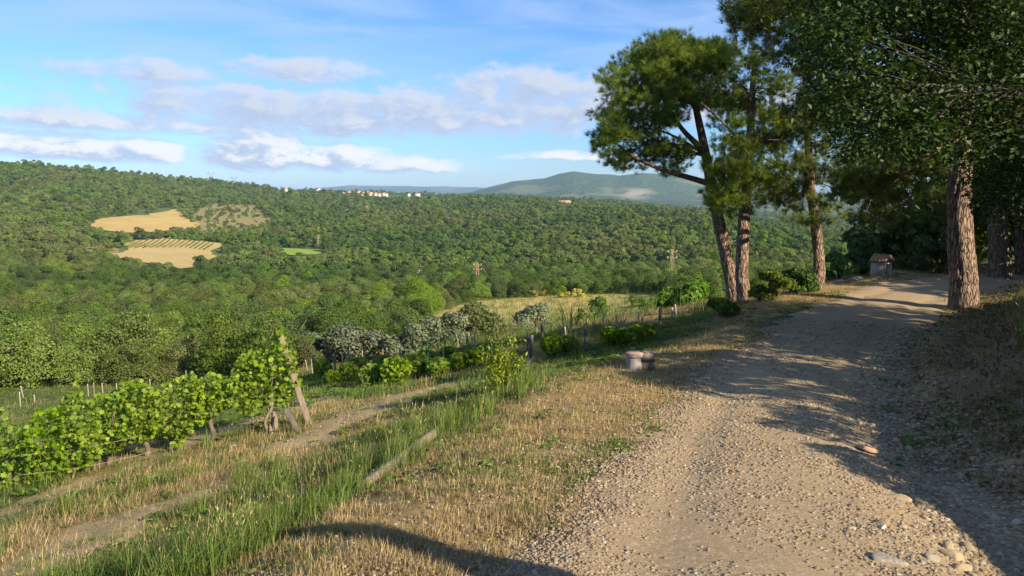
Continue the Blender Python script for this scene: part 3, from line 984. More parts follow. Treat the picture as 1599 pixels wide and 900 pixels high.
# ------------------------------------------------------------------ the pines and the oak beside the track
def bark_mat():
    m, nt, out = new_mat('pine_bark')
    tc = nt.node('ShaderNodeTexCoord')
    vec = nt.mapping(tc.outputs['Object'], (1, 1, 0.20))
    n, nc = nt.noise(vec, 5.0, 4, 0.6)
    mx = nt.node('ShaderNodeVectorMath', operation='ADD')
    nt.l.new(vec, mx.inputs[0])
    sc = nt.node('ShaderNodeVectorMath', operation='SCALE')
    nt.l.new(nc, sc.inputs[0])
    sc.inputs['Scale'].default_value = 0.09
    nt.l.new(sc.outputs[0], mx.inputs[1])
    v = nt.voronoi(mx.outputs[0], 17.0, 'DISTANCE_TO_EDGE')
    v1 = nt.voronoi(mx.outputs[0], 17.0)
    f, _ = nt.noise(tc.outputs['Object'], 40, 5, 0.7)
    plate = nt.mix(v1.outputs['Color'], (0.17, 0.105, 0.070), (0.40, 0.275, 0.19))
    plate = nt.mix(nt.rng(f, 0.3, 0.75, 0.0, 0.6), plate, (0.26, 0.19, 0.145))
    crack = nt.rng(v.outputs['Distance'], 0.0, 0.13)
    c = nt.mix(crack, (0.050, 0.033, 0.025), plate)
    hgt = nt.math('ADD', nt.rng(v.outputs['Distance'], 0.0, 0.2), nt.math('MULTIPLY', f, 0.35))
    p = pbsdf(nt, c, 0.92, 0.1, hgt, 0.9, 0.035)
    nt.l.new(p.outputs[0], out.inputs[0])
    return m
M['bark'] = bark_mat()

def resample(P, n):
    P = np.asarray(P, float)
    t = np.concatenate([[0], np.cumsum(np.linalg.norm(np.diff(P, axis=0), axis=1))])
    s = np.linspace(0, t[-1], n)
    Q = np.stack([np.interp(s, t, P[:, k]) for k in range(P.shape[1])], 1)
    for _ in range(2):
        Q[1:-1] = (Q[:-2] + 2 * Q[1:-1] + Q[2:]) / 4
    return Q
def bark_trunk(name, P, r, seg=44, rows=160, depth=0.14, seed=0, flare=0.25):
    """a trunk whose bark stands out in long plates"""
    Q = resample(np.concatenate([np.asarray(P, float), np.asarray(r, float)[:, None]], 1), rows)
    P, r = Q[:, :3], Q[:, 3]
    t = np.concatenate([[0], np.cumsum(np.linalg.norm(np.diff(P, axis=0), axis=1))])
    r = r * (1 + flare * np.exp(-t / 0.35))
    a = np.linspace(0, 2 * math.pi, seg, endpoint=False)
    A_, T_ = np.meshgrid(a, t)
    k = max(4, int(round(2 * math.pi * r[0] / 0.10)))
    ca, sa = np.cos(A_) * k / 6.28, np.sin(A_) * k / 6.28
    w = fbm(ca * 1.0 + 5, sa + T_ * 0.8, 1.0, 2, seed)
    n1 = vnoise(ca * 1.6 + w + 40, sa * 1.6 + T_ * 2.2 + w * 0.8, seed + 3)
    n2 = vnoise(ca * 3.1 + 11, sa * 3.1 + T_ * 5.0, seed + 5)
    plate = sstep(0.03, 0.18, np.abs(n1 - 0.5)) * 0.75 + n2 * 0.35
    rad = r[:, None] * (1 + depth * (plate - 0.6))
    nx = np.stack([np.cos(A_) * rad, np.sin(A_) * rad, np.zeros_like(rad)], -1)
    V = (P[:, None, :] + nx).reshape(-1, 3)
    i = np.arange(rows - 1)[:, None] * seg
    j = np.arange(seg)[None, :]
    j2 = (j + 1) % seg
    q = np.stack([i + j, i + j2, i + seg + j2, i + seg + j], -1).reshape(-1, 4)
    nb = len(V)
    V = np.concatenate([V, P[-1:]])
    tp = (rows - 1) * seg
    T3 = [(tp + k_, tp + (k_ + 1) % seg, nb) for k_ in range(seg)]
    return mk_mesh(name, V, T3, q, M['bark'], True)
def poly_pads(poly, n, d0, dd, rmin=0.0):
    us, vs = [p[0] for p in poly], [p[1] for p in poly]
    out_ = []
    while len(out_) < n:
        u, v = rng.uniform(min(us), max(us), 400), rng.uniform(min(vs), max(vs), 400)
        k = in_poly(u, v, poly)
        for a, b in zip(u[k], v[k]):
            out_.append(at_depth(a, b, d0 + rng.uniform(-dd, dd)))
            if len(out_) >= n:
                break
    return np.array(out_)
def kmeans(P, k):
    C = P[rng.choice(len(P), k, replace=False)].copy()
    for _ in range(8):
        l = np.argmin(np.linalg.norm(P[:, None] - C[None], axis=2), axis=1)
        for j in range(k):
            if (l == j).any():
                C[j] = P[l == j].mean(0)
    return C, l
def limbs_for(stem, pads, k, r0, low=0.35):
    """main limbs from the stem to groups of foliage, twigs to each pad -> list of tube specs"""
    C, l = kmeans(pads, k)
    main, twig = [], []
    for j in range(k):
        if not (l == j).any():
            continue
        c = C[j]
        hd = np.linalg.norm(stem[:, :2] - c[:2], axis=1)
        zt = c[2] - 0.30 * hd.min() - 0.2
        i = int(np.clip(np.argmin(np.abs(stem[:, 2] - zt)), int(len(stem) * low), len(stem) - 1))
        s0 = stem[i]
        mid = (s0 + c) / 2 + np.array([0, 0, 0.08 * np.linalg.norm(c - s0)]) + rng.normal(size=3) * 0.12
        P = resample([s0, s0 * 0.72 + mid * 0.28 + rng.normal(size=3) * 0.05, mid, mid * 0.4 + c * 0.6 + rng.normal(size=3) * 0.08, c], 9)
        main.append((P, np.linspace(r0 * rng.uniform(0.8, 1.1), r0 * 0.22, 9)))
        for p in pads[l == j]:
            ii = int(np.clip(1 + np.argmin(np.linalg.norm(P[1:] - p, axis=1)) - rng.integers(0, 4), 1, 8))
            q0 = P[ii]
            m_ = (q0 + p) / 2 + rng.normal(size=3) * 0.16 - np.array([0, 0, 0.03])
            twig.append((np.array([q0, m_, p]), np.array([0.26, 0.16, 0.05]) * (r0 if r0 < 0.08 else 0.035)))
    return main, twig
def tree(name, label, group, base, stem, radii, pads, leaf_fn, nlimb, r0, low=0.35, depth=0.14, seed=0, flare=0.25, extra=()):
    base = np.asarray(base, float)
    e = empty(name, base, label, 'tree', group)
    st = resample(stem, 40)
    obj('trunk', bark_trunk('trunk', np.asarray(stem) - base, radii, depth=depth, seed=seed, flare=flare), e)
    main, twig = limbs_for(st, pads, nlimb, r0, low)
    for P, r in list(main) + list(extra):
        b = MB()
        b.tube(np.asarray(P) - base, r, 8)
        obj('limb', b.mesh('limb', M['dark_post' if name.startswith('oak') else 'bark'], True), e)
    b = MB()
    for P, r in twig:
        b.tube(P - base, r, 4, False)
    kind(obj('twigs', b.mesh('twigs', M['dark_post'] if name.startswith('oak') else M['trunk'], True), e), 'stuff')
    V, T, tone, mat = leaf_fn(pads - base)
    kind(obj('crown', mk_mesh('crown', V, T, mat=mat, attrs={'tone': tone}), e), 'stuff')
    return e
def needle_pads(per=30, rad=0.40, n=26, length=0.19, width=0.011, mat='needle', droop=0.0):
    def f(pads):
        m = len(pads)
        D = rand_dirs(m * per)
        D[:, 2] = D[:, 2] * 0.8 + 0.25 - droop
        P = np.repeat(pads, per, 0) + D * (rad * np.cbrt(rng.random((m * per, 1))) * np.repeat(rng.uniform(0.7, 1.25, (m, 1)), per, 0)) * np.array([1.15, 1.15, 0.75])
        V, T, tone = needles(P, unit(D + np.array([0, 0, 0.35 - droop])), n, length, width)
        return V, T, tone, M[mat]
    return f
def leaf_pads(per=80, rad=0.5, size=0.10, mat='oakleaf'):
    def f(pads):
        m = len(pads)
        D = rand_dirs(m * per)
        P = np.repeat(pads, per, 0) + D * (rad * np.cbrt(rng.random((m * per, 1)))) * np.array([1.2, 1.2, 0.7])
        N_ = unit(D * 0.5 + np.array([0, 0, 0.8]) + rng.normal(size=P.shape) * 0.5)
        V, T, tone = leaves(P, N_, size * (0.6 + 0.7 * rng.random(len(P))), 0.62, 0.12)
        return V, T, tone, M[mat]
    return f
def stem_px(base, pts, d0):
    """stem from the foot through pixels; depth grows slowly towards d0"""
    out_ = [np.asarray(base) - np.array([0, 0, 0.3]), np.asarray(base)]
    db = project(*base)[2]
    for i, (u, v) in enumerate(pts):
        f = (i + 1) / len(pts)
        out_.append(at_depth(u, v, db * (1 - f) + d0 * f))
    return np.array(out_)
def pxr(px, dep):
    return px * dep / FPX

bA = hit(1148, 470, 12, 30)
dA = project(*bA)[2]
print('pine A', bA, dA)
stA = stem_px(bA, [(1143, 440), (1130, 380), (1115, 312), (1106, 262), (1096, 212), (1086, 165), (1072, 120), (1066, 95)], dA + 0.2)
rA = [pxr(p, dA) for p in (11.3, 11.3, 10.4, 9.6, 8.8, 7.8, 6.2, 5, 3.5, 2)]
polyA = [(932, 190), (938, 130), (955, 102), (985, 92), (1020, 66), (1058, 52), (1098, 42), (1128, 56), (1140, 95), (1142, 150), (1128, 190), (1110, 170), (1070, 178), (1045, 200), (1075, 240), (1060, 272), (1005, 262), (955, 268), (938, 235)]
padsA = np.concatenate([poly_pads(polyA, 175, dA, 1.7), poly_pads([(960, 110), (1060, 60), (1135, 70), (1130, 160), (1040, 165), (960, 170)], 60, dA, 2.0)])
exA = [(resample([at_depth(1110, 288, dA), at_depth(1072, 276, dA - 0.2), at_depth(1040, 268, dA - 0.3), at_depth(1000, 252, dA - 0.5), at_depth(968, 232, dA - 0.6), at_depth(950, 210, dA - 0.6)], 14), np.linspace(pxr(5, dA), pxr(1.2, dA), 14)),
       (resample([at_depth(1103, 240, dA), at_depth(1085, 222, dA - 0.1), at_depth(1066, 205, dA - 0.3), at_depth(1046, 172, dA - 0.3), at_depth(1030, 140, dA - 0.3)], 12), np.linspace(pxr(5.5, dA), pxr(1.5, dA), 12)),
       (resample([at_depth(1100, 232, dA), at_depth(1070, 230, dA + 0.2), at_depth(1030, 222, dA + 0.3), at_depth(990, 200, dA + 0.2)], 10), np.linspace(pxr(3.4, dA), pxr(1, dA), 10))]
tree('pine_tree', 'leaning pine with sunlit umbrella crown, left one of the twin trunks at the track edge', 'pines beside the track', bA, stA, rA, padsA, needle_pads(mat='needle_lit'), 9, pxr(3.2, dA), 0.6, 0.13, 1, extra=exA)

bB = hit(1163, 470, 12, 30)
dB = project(*bB)[2]
stB = stem_px(bB, [(1158, 430), (1160, 370), (1164, 312), (1169, 260), (1172, 205), (1174, 150), (1178, 105), (1180, 80)], dB + 0.4)
rB = [pxr(p, dB) for p in (10.5, 10.5, 9.6, 9, 8.2, 7, 6, 5, 3.5, 2)]
polyB = [(1120, 100), (1150, 75), (1200, 70), (1235, 110), (1240, 200), (1225, 300), (1180, 320), (1125, 330), (1110, 290), (1125, 215), (1135, 160)]
padsB = np.concatenate([poly_pads(polyB, 82, dB + 0.5, 1.6), poly_pads([(1105, 260), (1150, 235), (1240, 230), (1245, 320), (1150, 345), (1110, 320)], 20, dB, 1.2)])
exB = [(resample([at_depth(1168, 242, dB), at_depth(1150, 214, dB - 0.3), at_depth(1128, 190, dB - 0.5), at_depth(1108, 172, dB - 0.6), at_depth(1094, 160, dB - 0.7)], 12), np.linspace(pxr(2.6, dB), pxr(1.2, dB), 12)),
       (resample([at_depth(1172, 160, dB), at_depth(1166, 140, dB - 0.3), at_depth(1155, 130, dB - 0.5)], 7), np.linspace(pxr(2.6, dB), pxr(1, dB), 7))]
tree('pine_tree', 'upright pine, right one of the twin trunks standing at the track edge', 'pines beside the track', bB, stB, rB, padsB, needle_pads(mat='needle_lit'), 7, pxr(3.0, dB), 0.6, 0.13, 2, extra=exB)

bC = hit(1276, 449, 14, 34)
dC = project(*bC)[2]
print('pine C', bC, dC)
stC = stem_px(bC, [(1280, 420), (1277, 380), (1272, 340), (1266, 290), (1262, 230), (1258, 160), (1256, 90), (1254, 40)], dC)
rC = [pxr(p, dC) for p in (9.5, 9.5, 8.6, 8, 7.4, 6.5, 5.5, 4.5, 3, 2)]
polyC = [(1205, 335), (1195, 260), (1200, 170), (1240, 110), (1300, 120), (1340, 200), (1345, 300), (1300, 352), (1240, 348)]
padsC = np.concatenate([poly_pads(polyC, 84, dC, 1.9), poly_pads([(1200, 110), (1330, 110), (1340, -30), (1220, -30)], 34, dC, 1.9)])
exC = [(resample([at_depth(1268, 306, dC), at_depth(1240, 303, dC - 0.3), at_depth(1205, 300, dC - 0.5)], 8), np.linspace(pxr(4, dC), pxr(1, dC), 8))]
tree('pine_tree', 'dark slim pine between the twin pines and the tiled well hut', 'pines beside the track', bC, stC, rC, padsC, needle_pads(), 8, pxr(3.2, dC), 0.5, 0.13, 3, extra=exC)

bD = hit(1505, 482, 9, 26)
dD = project(*bD)[2]
print('pine D', bD, dD)
stD = stem_px(bD, [(1505, 440), (1500, 380), (1498, 310), (1501, 240), (1504, 150), (1508, 40), (1510, -90), (1512, -200)], dD)
rD = [pxr(p, dD) for p in (20, 20, 19, 18, 16.5, 15, 13, 10, 7, 4)]
padsD = np.concatenate([poly_pads([(1112, -60), (1112, -2), (1138, 14), (1160, 46), (1205, 78), (1250, 100), (1300, 70), (1340, -60)], 72, dD - 2.6, 1.3),
                        poly_pads([(1292, 350), (1305, 300), (1350, 265), (1425, 258), (1430, 310), (1390, 345), (1330, 362)], 20, dD - 2.0, 1.0),
                        poly_pads([(1360, -60), (1400, -300), (1550, -380), (1750, -330), (1800, -60)], 100, dD, 3.0)])
tree('pine_tree', 'big old pine with thick cracked bark at the right edge of the track', 'pines beside the track', bD, stD, rD, padsD, needle_pads(30, 0.40, 26, 0.19, 0.011), 15, pxr(5.5, dD), 0.42, 0.16, 4, 0.18)

bF = hit(1561, 434, 14, 40)
dF = project(*bF)[2]
print('pine F', bF, dF)
stF = stem_px(bF, [(1560, 400), (1558, 350), (1556, 290), (1555, 200), (1555, 100), (1555, -20)], dF)
padsF = poly_pads([(1440, 330), (1450, 200), (1500, 60), (1620, 40), (1660, 200), (1650, 330), (1560, 345)], 110, dF + 1.0, 2.2)
tree('pine_tree', 'reddish pine trunk standing behind the big old pine', 'pines beside the track', bF, stF, [pxr(p, dF) for p in (15, 15, 14, 13, 12, 10, 7, 3)], padsF, needle_pads(), 8, pxr(4, dF), 0.5, 0.15, 5)
bG = hit(1600, 430, 14, 40)
dG = project(*bG)[2]
stG = stem_px(bG, [(1596, 390), (1594, 330), (1590, 260), (1588, 150), (1585, 20)], dG)
padsG = poly_pads([(1500, 320), (1520, 120), (1600, 20), (1720, 60), (1720, 300), (1620, 345)], 80, dG + 1.5, 2.0)
tree('pine_tree', 'dark pine trunk at the far right edge behind the bank', 'pines beside the track', bG, stG, [pxr(p, dG) for p in (11, 11, 10, 9, 8, 6, 2)], padsG, needle_pads(), 6, pxr(4, dG), 0.5, 0.15, 6)

bE = np.array([11.2, 11.6, h1(11.2, 11.6)])
stE = np.array([bE - np.array([0, 0, 0.3]), bE, bE + np.array([-0.1, 0.1, 1.5]), bE + np.array([-0.4, 0.3, 3.0]), bE + np.array([-0.5, 0.3, 5.0]), bE + np.array([-0.9, 0.4, 7.0])])
dE = project(*bE)[2]
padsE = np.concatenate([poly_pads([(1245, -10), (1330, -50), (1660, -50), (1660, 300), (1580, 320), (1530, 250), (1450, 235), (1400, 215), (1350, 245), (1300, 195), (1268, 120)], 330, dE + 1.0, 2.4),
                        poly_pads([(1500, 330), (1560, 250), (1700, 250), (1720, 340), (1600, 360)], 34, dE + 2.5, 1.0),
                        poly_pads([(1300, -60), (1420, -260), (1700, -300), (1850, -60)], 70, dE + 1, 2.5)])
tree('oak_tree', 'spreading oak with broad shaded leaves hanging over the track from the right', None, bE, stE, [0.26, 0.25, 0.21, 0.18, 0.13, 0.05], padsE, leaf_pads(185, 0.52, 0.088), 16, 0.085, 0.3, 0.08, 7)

# trees on the bank to the right of the picture: they cast the shade that lies on the track
SHADE = [(15.5, 8.0, 1.25, 0), (19.5, 4.5, 1.35, 3), (23, 13.0, 1.35, 1), (27, 19, 1.3, 2), (30, 8, 1.4, 4), (8.9, 5.8, 0.72, 3), (11.5, 7.6, 0.85, 2), (20, 22.5, 1.15, 1), (27, 27, 1.3, 0), (36, 18, 1.4, 3), (33, 33, 1.4, 5), (19, 31.5, 1.7, 0), (24.5, 31.0, 1.8, 1), (28, 36, 1.9, 0), (22, 36, 1.7, 1), (19, 18.5, 1.3, 1)]
SLAB = ['first', 'second', 'third', 'fourth', 'fifth', 'sixth', 'seventh', 'eighth', 'ninth', 'tenth', 'eleventh', 'twelfth', 'thirteenth', 'fourteenth', 'fifteenth', 'sixteenth', 'seventeenth']
for k, (x, y, s, vi) in enumerate(SHADE):
    e = empty('oak_tree', (x, y, h1(x, y) - 0.1), 'shady oak on the bank right of the track, %s from the big old pine' % SLAB[k], 'tree', 'oaks on the bank', k * 1.3)
    e.scale = (s, s, s)
    obj('trunk', near_trunks[vi], e)
    obj('crown', near_crowns[vi], e)

# ------------------------------------------------------------------ shrubs and olives
def shrub(name, label, cat, u, v, wpx, hpx, mat, leaf=0.10, n=1500, group=None, dmin=3.0, dmax=400.0, lumps=9, base=0.04, stems=3):
    p = hit(u, v, dmin, dmax)
    dep = project(*p)[2]
    w, hh = wpx * dep / FPX, hpx * dep / FPX
    e = empty(name, p, label, cat, group, rng.uniform(0, 6.28))
    kind(obj('crown', crown_mesh('crown', M[mat], w * 0.56, hh * 1.28, lumps, n, leaf, 0.0), e, (0, 0, -0.20 * hh)), 'stuff')
    b = MB()
    for i in range(stems):
        a = i * 6.28 / stems + 0.4
        t = np.array([math.cos(a) * w * 0.22, math.sin(a) * w * 0.22, hh * 0.62])
        b.tube([(0, 0, -0.1), t * np.array([0.4, 0.4, 0.5]), t], [0.03 * hh + 0.008, 0.022 * hh + 0.006, 0.006], 5)
    obj('trunk', b.mesh('trunk', M['trunk'], True), e)
    return e
OL = 'olive trees below the vineyard'
shrub('olive_tree', 'silvery olive tree left of the row, beyond the tall leaning vine post', 'tree', 492, 566, 80, 50, 'olive', 0.26, 2600, OL, 40, 140, 12)
shrub('olive_tree', 'large rounded silvery olive second from the left below the vineyard', 'tree', 560, 562, 96, 62, 'olive', 0.26, 3600, OL, 40, 140, 14)
shrub('olive_tree', 'small grey olive between the two larger olives', 'tree', 636, 556, 78, 50, 'olive', 0.26, 2600, OL, 40, 140, 12)
shrub('olive_tree', 'pale olive tree in front of the dry meadow edge', 'tree', 694, 542, 88, 56, 'olive', 0.26, 2800, OL, 40, 140, 12)
shrub('olive_tree', 'broad dark olive tree just left of the yellow sapling', 'tree', 752, 534, 92, 56, 'oak_c', 0.26, 3600, OL, 40, 140, 14)
shrub('olive_tree', 'lone round olive tree standing in the dry meadow', 'tree', 836, 515, 62, 52, 'olive', 0.26, 2800, OL, 40, 160, 12)
SH = 'bushes on the dry meadow'
shrub('bush', 'round green bush in the middle of the dry meadow', 'bush', 936, 497, 40, 36, 'shrub', 0.24, 1700, SH, 40)
shrub('bush', 'low dark bush left of the round green bush on the meadow', 'bush', 908, 500, 30, 20, 'oak_a', 0.22, 900, SH, 40)
shrub('bush', 'small upright green bush right on the dry meadow', 'bush', 987, 482, 19, 24, 'shrub', 0.24, 700, SH, 40)
shrub('bush', 'small round green bush beside the upright one on the meadow', 'bush', 1010, 483, 27, 22, 'shrub', 0.24, 900, SH, 40)
shrub('bush', 'large leafy bush left of the twin pines', 'bush', 1068, 490, 84, 60, 'shrub', 0.20, 3600, None, 30)
for k, (u, v, w, hh) in enumerate([(815, 461, 14, 15), (833, 463, 14, 16), (848, 460, 16, 14), (880, 462, 24, 13), (902, 462, 22, 13)]):
    shrub('broom_bush', 'yellow flowering broom bush, %s from the left along the back of the meadow' % ['first', 'second', 'third', 'fourth', 'fifth'][k], 'bush', u, v + 3, w, hh, 'broom', 0.35, 500, 'broom bushes at the back of the meadow', 80, 300, 6)
RB = 'bushes behind the pines'
shrub('bush', 'light green bush just right of the twin pines', 'bush', 1205, 466, 66, 50, 'lime', 0.10, 3200, RB, 12, 60)
shrub('bush', 'light green bush left of the slim dark pine', 'bush', 1243, 456, 54, 46, 'shrub', 0.10, 3000, RB, 12, 60)
shrub('bush', 'green bush right of the slim dark pine', 'bush', 1310, 436, 60, 52, 'shrub', 0.11, 3200, RB, 12, 60)
shrub('bush', 'green bush behind the left side of the tiled hut', 'bush', 1345, 426, 66, 62, 'shrub', 0.11, 3600, RB, 14, 60)
shrub('bush', 'tall sunlit leafy bush behind the tiled hut', 'bush', 1425, 421, 84, 84, 'shrub', 0.13, 3600, RB, 14, 60, 12)
shrub('bush', 'dark shaded bush right of the tiled hut', 'bush', 1462, 424, 70, 60, 'oak_a', 0.12, 3200, RB, 14, 60, 12)
shrub('bush', 'dark bush between the big old pine and the reddish trunk', 'bush', 1530, 408, 60, 66, 'oak_a', 0.12, 2600, RB, 14, 60)
shrub('bush', 'low dark spiky plant at the foot of the twin pines', 'plant', 1124, 494, 56, 24, 'oak_a', 0.10, 1500, None, 9, 40)
for k, (x, y, w, hh) in enumerate([(18.5, 30.5, 3.4, 3.6), (22.5, 32.5, 4.0, 4.2), (27.0, 34.5, 4.4, 4.5), (31.5, 37, 4.6, 4.8), (14.5, 30.0, 2.6, 2.6)]):
    e = empty('bush', (x, y, h1(x, y)), 'big dark thicket bush at the far bend of the track, %s one' % ['first', 'second', 'third', 'fourth', 'leftmost'][k], 'bush', 'thicket at the bend')
    kind(obj('crown', crown_mesh('crown', M['oak_a'], w * 0.6, hh, 12, 3200, 0.16, 0.03), e), 'stuff')
    obj('trunk', near_trunks[k], e).scale = (0.5, 0.5, 0.5)

# unseen bushes added on top of the bank to spread its shade
for k, (x, y, w, hh) in enumerate([(6.0, 2.6, 1.5, 0.45), (6.3, 4.4, 1.6, 0.5), (5.6, 0.4, 1.4, 0.4), (5.8, -2.2, 1.8, 0.4), (7.4, 8.2, 1.5, 0.4)]):
    e = empty('bush', (x, y, h1(x, y)), 'low unseen bush added for shade on the right bank, %s nearest' % ['second', 'third', 'very', 'fourth', 'farthest not'][k], 'bush', 'scrub added for shade on the bank')
    kind(obj('crown', crown_mesh('crown', M['shrub'], w * 0.6, hh, 9, 2200, 0.07, 0.03), e), 'stuff')
    obj('trunk', near_trunks[k], e).scale = (0.16, 0.16, 0.16)
# slim tree added out of view to cast a shadow band across the verge
e = empty('shadow_tree', (2.35, 0.9, h1(2.35, 0.9)), 'unseen slim tree added to cast a shadow on the verge', 'tree')
n_ = 5200
zz_ = rng.random(n_) ** 0.8 * 1.95 + 0.12
rr_ = 0.27 * np.sqrt(rng.random(n_)) * np.clip(1.15 - zz_ / 2.0, 0.12, 1) ** 0.6
aa_ = rng.uniform(0, 6.28, n_)
P = np.stack([np.cos(aa_) * rr_, np.sin(aa_) * rr_, zz_], 1)
V, T, tone = leaves(P, unit(P * np.array([1, 1, 0]) + rng.normal(size=P.shape) * 0.1), 0.07, 0.5)
kind(obj('crown', mk_mesh('crown', V, T, mat=M['oak_a'], attrs={'tone': tone}), e), 'stuff')
b = MB(); b.tube([(0, 0, -0.1), (0.01, 0, 0.6), (0, 0.01, 1.8)], [0.035, 0.028, 0.008], 7); obj('trunk', b.mesh('trunk', M['trunk'], True), e)
# airy sapling on the lip of the terrace
def sapling(u, v, wpx, hpx):
    p = hit(u, v, 5, 20)
    dep = project(*p)[2]
    k = dep / FPX
    e = empty('sapling', p, 'airy yellow-green sapling on the lip of the terrace', 'sapling')
    b, P, D = MB(), [], []
    for i in range(26):
        a = rng.uniform(0, 6.28)
        sp = rng.uniform(0.05, 0.52) * wpx * k
        top = np.array([math.cos(a) * sp, math.sin(a) * sp, hpx * k * rng.uniform(0.55, 1.05) * (1 - 0.35 * (sp / (wpx * k * 0.52)) ** 2)])
        Q = resample([(0, 0, -0.05), top * np.array([0.25, 0.25, 0.4]), top * np.array([0.6, 0.6, 0.72]), top], 10)
        b.tube(Q, np.linspace(0.009, 0.002, 10), 4, False)
        for t in rng.uniform(0.25, 1.0, 80):
            q = Q[int(t * 9)] + rng.normal(size=3) * 0.055
            P.append(q)
    obj('stems', b.mesh('stems', M['wood'], True), e)
    P = np.array(P)
    V, T, tone = leaves(P, unit(rand_dirs(len(P)) + np.array([0, 0, 0.5])), 0.06 * (0.6 + 0.8 * rng.random(len(P))), 0.42)
    kind(obj('foliage', mk_mesh('foliage', V, T, mat=M['lime'], attrs={'tone': tone}), e), 'stuff')
sapling(784, 614, 92, 100)

# ------------------------------------------------------------------ vines
def vine_leaf_mesh():
    a = np.radians([90, 62, 35, 12, -25, -62, -100, -130, -80 + 360, 242, 205, 168, 145, 118])
    pts = [(0, -0.18), (0.22, -0.42), (0.30, -0.12), (0.55, -0.05), (0.36, 0.16), (0.40, 0.42), (0.16, 0.34), (0, 0.62), (-0.16, 0.34), (-0.40, 0.42), (-0.36, 0.16), (-0.55, -0.05), (-0.30, -0.12), (-0.22, -0.42)]
    V = [(0, 0.05, 0.0)] + [(x, y, -0.12 * (abs(x) ** 1.4) * 2 - 0.05 * y * y) for x, y in pts]
    n = len(pts)
    T = [(0, 1 + i, 1 + (i + 1) % n) for i in range(n)]
    return np.array(V), np.array(T)
VL_V, VL_T = vine_leaf_mesh()
vine_leaf_me = [mk_mesh('vine_leaf', VL_V, VL_T, mat=M['vine'], attrs={'tone': np.full(len(VL_V), t)}) for t in (0.1, 0.3, 0.5, 0.7, 0.9)]
def leaf_frames(n):
    """leaf normals lean to the light and outwards"""
    N_ = unit(rng.normal(size=(n, 3)) * 0.85 + np.array([0.25, -0.45, 0.55]))
    t = unit(np.cross(N_, rand_dirs(n)))
    b = np.cross(N_, t)
    return t, b, N_
def leaf_batch(P, size):
    n = len(P)
    t, b, N_ = leaf_frames(n)
    s = np.broadcast_to(size, (n,))[:, None, None]
    V = P[:, None, :] + s * (VL_V[None, :, 0:1] * t[:, None] + VL_V[None, :, 1:2] * b[:, None] + VL_V[None, :, 2:3] * N_[:, None])
    k = len(VL_V)
    T = (np.arange(n)[:, None, None] * k + VL_T[None]).reshape(-1, 3)
    return V.reshape(-1, 3), T, np.repeat(rng.random(n), k)
def vine(label, base, leafP, n_obj, group, size=0.115, trunk='wood', trunk_h=0.55):
    e = empty('grape_vine', base, label, 'vine', group)
    L = leafP - base
    c = L.mean(0)
    b = MB()
    knee = np.array([c[0] * 0.4, c[1] * 0.4, trunk_h])
    Q = resample([(0, 0, -0.1), knee * np.array([0.2, 0.6, 0.35]) + np.array([0.05, 0, 0]), knee * np.array([0.9, 0.7, 0.75]) - np.array([0.04, 0, 0]), knee], 10)
    b.tube(Q, np.linspace(0.045, 0.026, 10) * (1 + 0.2 * rng.random(10)), 8)
    obj('trunk', b.mesh('trunk', M[trunk], True), e)
    b = MB()
    idx = rng.choice(len(L), min(14, len(L)), replace=False)
    for i in idx:
        m_ = (knee + L[i]) / 2 + rng.normal(size=3) * 0.08
        b.tube(resample([knee, m_, L[i]], 7), np.linspace(0.009, 0.003, 7), 4, False)
    sh_ = obj('shoots', b.mesh('shoots', M['wood'], True), e)
    # leaves that face the picture are pieces of their own
    o_ = np.argsort(L[:, 1] + rng.normal(size=len(L)) * 0.15)
    near, rest_ = o_[:n_obj], o_[n_obj:]
    t, bb, N_ = leaf_frames(len(near))
    for j, i in enumerate(near):
        o = bpy.data.objects.new('leaf', vine_leaf_me[rng.integers(0, 5)])
        COL.objects.link(o)
        o.parent = sh_
        s = size * rng.uniform(0.5, 1.4)
        mm = Matrix(((t[j][0], bb[j][0], N_[j][0]), (t[j][1], bb[j][1], N_[j][1]), (t[j][2], bb[j][2], N_[j][2])))
        o.matrix_local = Matrix.LocRotScale(Vector(L[i]), mm.to_quaternion(), Vector((s, s, s)))
    if len(rest_):
        V, T, tone = leaf_batch(L[rest_], size * rng.uniform(0.6, 1.25, len(rest_)))
        kind(obj('foliage', mk_mesh('foliage', V, T, mat=M['vine'], attrs={'tone': tone}), e), 'stuff')
    return e
VG = 'vines of the nearest row'
bH = hit(428, 672, 6, 25)
dH = project(*bH)[2]
print('hero vine', bH, dH)
polyH = [(362, 578), (376, 552), (400, 544), (416, 550), (430, 520), (438, 508), (448, 532), (460, 548), (466, 582), (474, 604), (455, 618), (444, 640), (415, 632), (395, 650), (372, 645), (358, 612)]
LH = np.concatenate([poly_pads(polyH, 1150, dH, 0.38), poly_pads([(376, 600), (400, 560), (450, 560), (455, 610), (400, 640)], 200, dH, 0.3)])
vine('tall leafy vine climbing the leaning post at the row end', bH, LH, 290, VG, 0.076, 'wood', 0.62)
